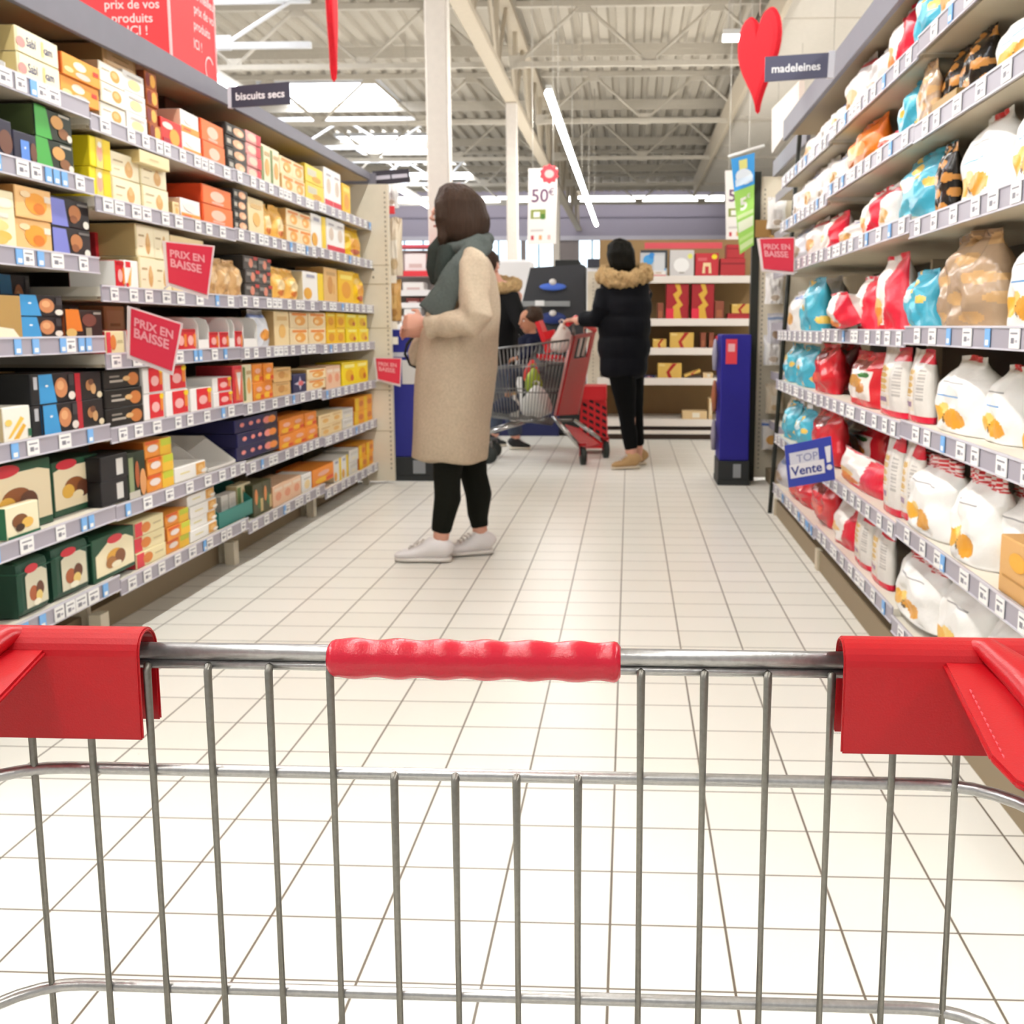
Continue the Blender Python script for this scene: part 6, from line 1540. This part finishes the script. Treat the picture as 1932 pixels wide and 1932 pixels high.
# ------------------------------------------------------------------ blue cardboard displays at both ends of the cross aisle
bluec = mat('#262a86', .55, 0, 'painted'); bluer = mat('#1f1a8c', .55, 0, 'painted'); darkp = mat('#26292a', .6)
def display(x0, x1, y0, y1, zt, zb, m, label, tagred, paper):
    t = thing('cardboard_display', label, 'display', ((x0 + x1) / 2, (y0 + y1) / 2, 0), group=None)
    cx, cy = t.location.x, t.location.y; hw, hd = (x1 - x0) / 2, (y1 - y0) / 2
    q = MB(); q.box(-hw, hw, -hd, hd, zb, zt, m, .008); q.build('body', t)
    q = MB(); q.box(-hw * 1.06, hw * 1.06, -hd * 1.06, hd, .03, zb, darkp, .006); q.box(-hw * 1.1, hw * 1.1, -hd * 1.1, hd, 0, .035, darkp)
    b = q.build('pallet_base', t)
    q = MB(); q.box(-hw * .05, hw * .48, -hd * 1.06 - .003, -hd * 1.06, .05, zb - .02, mat('#8d9094', .5)); q.build('base_label', b)
    if tagred:
        q = MB(); q.box(-hw * .70, hw * .05, -hd - .003, -hd, zt - .19, zt - .03, mat('#e2404c', .5)); q.box(-hw * .55, -hw * .1, -hd - .004, -hd - .003, zt - .11, zt - .06, mat('#f2b9bd', .5)); q.build('red_card', t)
    if paper:
        q = MB(); q.box(-hw * .45, hw * .9, -hd - .003, -hd, zt - .36, zt - .20, mat('#d4d1cc', .5)); q.box(-hw * .9, -hw * .2, -hd - .003, -hd, zt - .18, zt - .15, mat('#c9c9d0', .5)); q.build('paper_sheet', t)
    return t
A = onY(747, 905, 7.75); B = onY(800, 905, 7.75)
display(A.x, B.x + .12, 7.62, 8.05, onY(770, 622, 7.70).z, .16, bluec, 'dark blue cardboard display between cream end panel and the woman', False, True)
A = onY(1352, 905, 7.55); B = onY(1410, 905, 7.55)
display(A.x + .01, B.x, 7.50, 7.85, onY(1380, 631, 7.50).z, .16, bluer, 'blue cardboard display with red card beside the black post', True, False)
q = MB(); 
for k in range(3):
    z = (.75, .48, .22)[k]
    q = MB(); a = onY(1346, 700, 7.62); q.loft([((0, 0, 0), .03, .016), ((0, 0, .10), .045, .022), ((0, 0, .19), .03, .012), ((0, 0, .2), .02, .008)], mat(['#9a96a8', '#a5603f', '#8e8796'][k], .4, 0, 'foil'), n=12, dome=.3)
    o = q.build('display_bag', None, (a.x + .012, 7.64, z)); tag(o, ['silver bag hanging highest on the blue display side', 'brownish bag hanging midway on the blue display side', 'silver bag hanging lowest on the blue display side'][k], 'bag', 'bags on the blue display side')

# ------------------------------------------------------------------ goods on the end of the biscuit run
EY = 7.80
def Ep(u, v): return onY(u, v, EY)
t = thing('endcap_rack', 'cream endcap rack behind the end panel of the biscuit run', 'rack', (Ep(738, 900).x - .25, EY - .15, 0))
q = MB(); q.box(-.3, .24, -.13, -.11, .02, 1.95, cream); q.build('back_board', t)
for z in [Ep(740, v_).z - .022 for v_ in (634, 606, 522, 396)]:
    q = MB(); q.box(-.3, .24 + .0, -.11, .2, z, z + .02, cream); so = q.build('shelf', t)
    q = MB(); q.box(-.3, .375, -.135, -.11, z - .03, z + .018, mat('#d9363e' if z > 1.5 else '#efe6d6', .5)); q.build('shelf_lip', so)
for u0, u1, v0, v1, st, lab, cat in ((738, 757, 345, 396, 'whitebag', 'white bottle shaped pack above the red lip, beside the woman', 'bag'), (738, 764, 413, 522, 'pasta', 'tall pasta bag under the red lip, beside the woman', 'bag'),
                                    (740, 762, 528, 606, 'tanbag', 'tan bag below the pasta bag', 'bag'), (740, 764, 606, 634, 'whitebag', 'white pack above the blue display', 'bag')):
    a = Ep(u0, v1); b = Ep(u1, v0); o = bpy.data.objects.new('endcap_bag', bag_mesh(b.x - a.x, b.z - a.z, .1, BG[st], u0 + v0)); COL.objects.link(o)
    o.location = ((a.x + b.x) / 2, EY - .15, Ep(740, v1).z); tag(o, lab, cat)

# ------------------------------------------------------------------ gondola facing us across the cross aisle
GY = 10.8
def Gp(u, v): return onY(u, v, GY)
xl, xr = Gp(1128, 700).x, Gp(1432, 700).x
t = thing('gondola_shelving', 'brown backed shelving facing us behind the black parka', 'shelving', ((xl + xr) / 2, GY + .25, 0))
cx, cy = t.location.x, t.location.y
brown = mat('#a8895e', .7, 0, 'painted'); whl = mat('#f0e8df', .5)
ztop = Gp(1300, 470).z
q = MB(); q.box(xl - cx, xr - cx, .22, .25, 0, ztop + .12, brown); q.build('back_panel', t)
q = MB(); q.box(xl - cx - .10, xl - cx + .02, -.24, .25, 0, Gp(1115, 512).z, mat('#ded3bf', .6, 0, 'painted'))
for k in range(40): q.box(xl - cx - .05, xl - cx - .042, -.243, -.24, .1 + k * .035, .112 + k * .035, mat('#8b7f69'))
q.build('upright', t)
GZ = []
for v, deep in ((521, .42), (602, .42), (657, .42), (714, .47), (792, .50)):
    z = onY(1300, v, GY + .25 - deep).z; GZ.append((z, deep))
    q = MB(); q.box(xl - cx, xr - cx, -deep + .02, .22, z - .03, z, whl); so = q.build('shelf', t)
    q = MB(); q.box(xl - cx, xr - cx, -deep, -deep + .02, z - .062, z + .004, whl, .004); q.build('price_rail', so)
q = MB(); q.box(xl - cx, xr - cx, -.46, .22, 0, .11, mat('#3c2a1e', .6)); q.build('plinth', t)
q = MB(); q.box(xl - cx, xr - cx - .25, -.485, -.465, GZ[4][0] - .135, GZ[4][0] - .10, whl); q.build('bumper', t)
q = MB(); a = Gp(1216, 470); b = Gp(1362, 458); q.box(a.x - cx, b.x - cx, -.30, -.29, a.z, b.z, mat('#e05a64', .5)); q.build('header_strip', t)
def gput(s, u0, u1, vtop, st, lab, cat='box', dep=.2, back=.03, roll=0, name=None, dz=0):
    z, deep = GZ[s]; Yf = cy - deep + back
    a = onY(u0, 600, Yf).x; b = onY(u1, 600, Yf).x; h = onY(1300, vtop, Yf).z - z
    o = bpy.data.objects.new(name or ('gift_box' if cat == 'box' else cat), carton_mesh(b - a - .004, h - dz, dep, ST[st], pr)); COL.objects.link(o)
    o.location = ((a + b) / 2, Yf, z + .002 + dz); o.rotation_euler = (0, roll, 0); tag(o, lab, cat); return o
gput(0, 1207, 1258, 472, 'blue_frame', 'grey framed box with blue picture above the fur collar')
gput(0, 1262, 1308, 472, 'white_face', 'grey box with white round plush beside the blue framed box')
gput(0, 1310, 1354, 478, 'red_gift', 'red gift box with cream figure and yellow dot')
gput(0, 1357, 1404, 488, 'plain_red', 'plain dark red box beside the yellow dot box')
gput(0, 1368, 1402, 462, 'plain_red', 'red box stacked on the plain dark red box', dz=onY(1300, 488, cy - .39).z - GZ[0][0] + .002)
gput(0, 1226, 1256, 511, 'white_redfoot', 'low white and red box before the blue framed box', dep=.04, back=.005)
gput(1, 1256, 1299, 536, 'red_gold', 'tall red box with gold ribbon print, first of the two')
gput(1, 1304, 1347, 536, 'red_gold', 'tall red box with gold ribbon print, second of the two')
gput(1, 1348, 1366, 568, 'brown_red', 'small brown box beside the tall red boxes')
gput(1, 1240, 1252, 572, 'brown_red', 'narrow brown box by the parka sleeve')
gput(1, 1372, 1414, 592, 'plain_red', 'flat red box under the gold one')
gput(1, 1380, 1414, 574, 'gold_red', 'flat gold box lying on the flat red box', dz=onY(1300, 592, cy - .39).z - GZ[1][0] + .002)
gput(2, 1232, 1258, 640, 'gold_red', 'short gold box with red ribbon by the parka')
gput(2, 1264, 1310, 628, 'gold_red', 'large gold box with red ribbon print')
gput(2, 1322, 1333, 628, 'brown_red', 'first slim brown box beside the large gold box')
gput(2, 1338, 1348, 628, 'brown_red', 'second slim brown box beside the large gold box')
gput(2, 1350, 1360, 634, 'plain_red', 'slim red box next to the blue display')
gput(3, 1242, 1288, 686, 'gold_red', 'wide gold box with red ribbon on the fourth white shelf')
gput(3, 1292, 1326, 702, 'gold_red', 'slanted gold box with red band', roll=-.32, dz=.03)
gput(3, 1328, 1348, 704, 'wood_pack', 'pale box beside the slanted gold box')
gput(3, 1213, 1238, 709, 'navy_star', 'flat blue pack by the parka hem')
gput(4, 1290, 1338, 776, 'wood_pack', 'wide wooden coloured pack alone on the bottom white shelf')
gput(4, 1340, 1348, 752, 'wood_pack', 'upright slim tan pack by the blue display')

# ------------------------------------------------------------------ black drinks display and white goods beyond the cart
DY = 10.9
def Dp(u, v): return onY(u, v, DY)
a = Dp(985, 830); b = Dp(1102, 830)
t = thing('product_display', 'black stepped display with blue emblems behind the far cart', 'display', ((a.x + b.x) / 2, DY + .2, 0))
cx = t.location.x; hw = (b.x - a.x) / 2
bk = mat('#1f2120', .5); bk2 = mat('#35363a', .5)
z1_, z2_, z3_ = Dp(0, 507).z, Dp(0, 565).z, Dp(0, 492).z
q = MB(); q.box(-hw, hw, -.2, .35, .02, Dp(0, 640).z, bk, .01); q.build('lower_case', t)
q = MB(); q.box(-hw - .35, hw * .2, -.24, -.2, .0, .24, mat('#1e2450', .5)); q.build('navy_skirt', t)
q = MB(); q.prism([(-hw, Dp(0, 640).z), (hw, Dp(0, 640).z), (hw, z1_ + .02), (hw * .9, z1_ + .03), (-hw * .72, z1_), (-hw * .98, Dp(0, 570).z)], 'y', -.14, .35, bk2); q.build('upper_case', t)
q = MB(); q.box(hw * .05, hw * .82, -.10, .35, z1_, z3_, bk, .01); q.build('top_case', t)
for v, rx, rz_, c in ((541, .16, .035, '#4a6fd0'), (600, .16, .055, '#24346f')):
    q = MB(); p = Dp(1043, v); q.ball((p.x - cx, -.2, p.z), rx * .8, .02, rz_, mat(c, .4), 16, 8); q.build('emblem', t)
    q = MB(); p = Dp(1043, v - 9); q.ball((p.x - cx, -.21, p.z), .035, .03, .03, mat('#d9d3cf', .4), 12, 8); q.build('emblem_knob', t)
q = MB(); p0 = Dp(985, 578); p1 = Dp(1075, 570); q.box(p0.x - cx, p1.x - cx, -.21, -.19, p0.z, p1.z + .01, mat('#8d8f90', .3)); q.build('chrome_strip', t)
q = MB(); p0 = Dp(1010, 577); p1 = Dp(1027, 569); q.box(p0.x - cx, p1.x - cx, -.22, -.21, p0.z, p1.z + .01, mat('#e8e8e8', .4)); q.build('label_plate', t)
# white bins beyond and a red and white price wall at the far side of the cross aisle
q = MB(); a = onY(935, 530, 14.0); b = onY(1002, 490, 14.0); q.box(a.x, b.x, 14.0, 14.5, 0, b.z, mat('#f2f1f2', .5), .03); tag(q.build('display_case'), 'white case between the fur hood and the black display', 'display case')
q = MB(); a = onY(1098, 540, 13.0); b = onY(1142, 504, 13.0); q.box(a.x, b.x, 13.0, 13.5, 0, b.z, mat('#f0eff2', .5), .02); q.box(a.x + .06, b.x + .02, 12.98, 13.5, b.z, b.z + .09, mat('#3b3c48', .5)); tag(q.build('display_case'), 'white case with dark top between black display and parka', 'display case')
WY_ = 12.6
def Vp(u, v): return onY(u, v, WY_)
t = thing('gondola_shelving', 'white shelving with red strips seen between end panel and scarf', 'shelving', (Vp(790, 700).x, WY_ + .25, 0))
cx = t.location.x; xa, xb = Vp(700, 600).x - .8, Vp(850, 600).x
q = MB(); q.box(xa - cx, xb - cx, .2, .23, 0, Vp(0, 470).z, mat('#cfc8c4', .6)); q.build('back_panel', t)
for v in (516, 552, 575, 600, 640, 700, 760):
    z = Vp(0, v).z; q = MB(); q.box(xa - cx, xb - cx, -.2, .2, z - .04, z, mat('#efe9e8', .5)); so = q.build('shelf', t)
    q = MB(); q.box(xa - cx, xb - cx, -.215, -.2, z - .04, z + .02, mat('#dd3540' if v in (516,) else '#e9e5e6', .5)); q.build('price_rail', so)
q = MB(); z = Vp(0, 468).z; q.box(xa - cx, xb - cx, -.1, .2, z, z + .03, mat('#d95866', .5)); q.build('header_strip', t)
q = MB(); q.box(xa - cx, xb - cx, -.18, .2, 0, .1, mat('#6d6558', .6)); q.build('plinth', t)
nm_ = 0
for v, vt, items in ((516, 478, (('#f3e6e6', 762, 802, 'large white box over the red rail, beside the scarf'), ('#d9545e', 806, 832, 'red box over the red rail, beside the scarf'))),
                     (552, 532, (('#efe9e6', 758, 798, 'white roll pack under the red rail'), )), (575, 562, (('#7d3a34', 764, 790, 'low brown box under the white roll pack'), ('#8f4a44', 792, 806, 'low reddish box next to the low brown box'))), (600, 582, (('#f6f1ef', 760, 792, 'white box just above the hand'), ))):
    for c, u0, u1, lab in items:
        a = Vp(u0, v); b = Vp(u1, vt); q = MB(); q.box(a.x, b.x, WY_ + .06, WY_ + .3, Vp(0, v).z + .002, b.z, mat(c, .5), .01)
        q.box(a.x + (b.x - a.x) * .2, a.x + (b.x - a.x) * .8, WY_ + .058, WY_ + .06, a.z + (b.z - a.z) * .3, a.z + (b.z - a.z) * .5, mat('#d8b9b6', .5)); tag(q.build('goods_box'), lab, 'box')
for o_ in [o for o in S.objects if o.get('label') is None and o.parent is None and o.type == 'MESH' and o.get('kind') is None]: print('UNTAGGED', o_.name)
for l, os_ in _labels.items():
    if not 4 <= len(l.split()) <= 16: print('LABEL LEN', len(l.split()), l)
    if len(os_) > 1: print('DUP', len(os_), l)
print('things', sum(len(v) for v in _labels.values()), 'objects', len(S.objects))
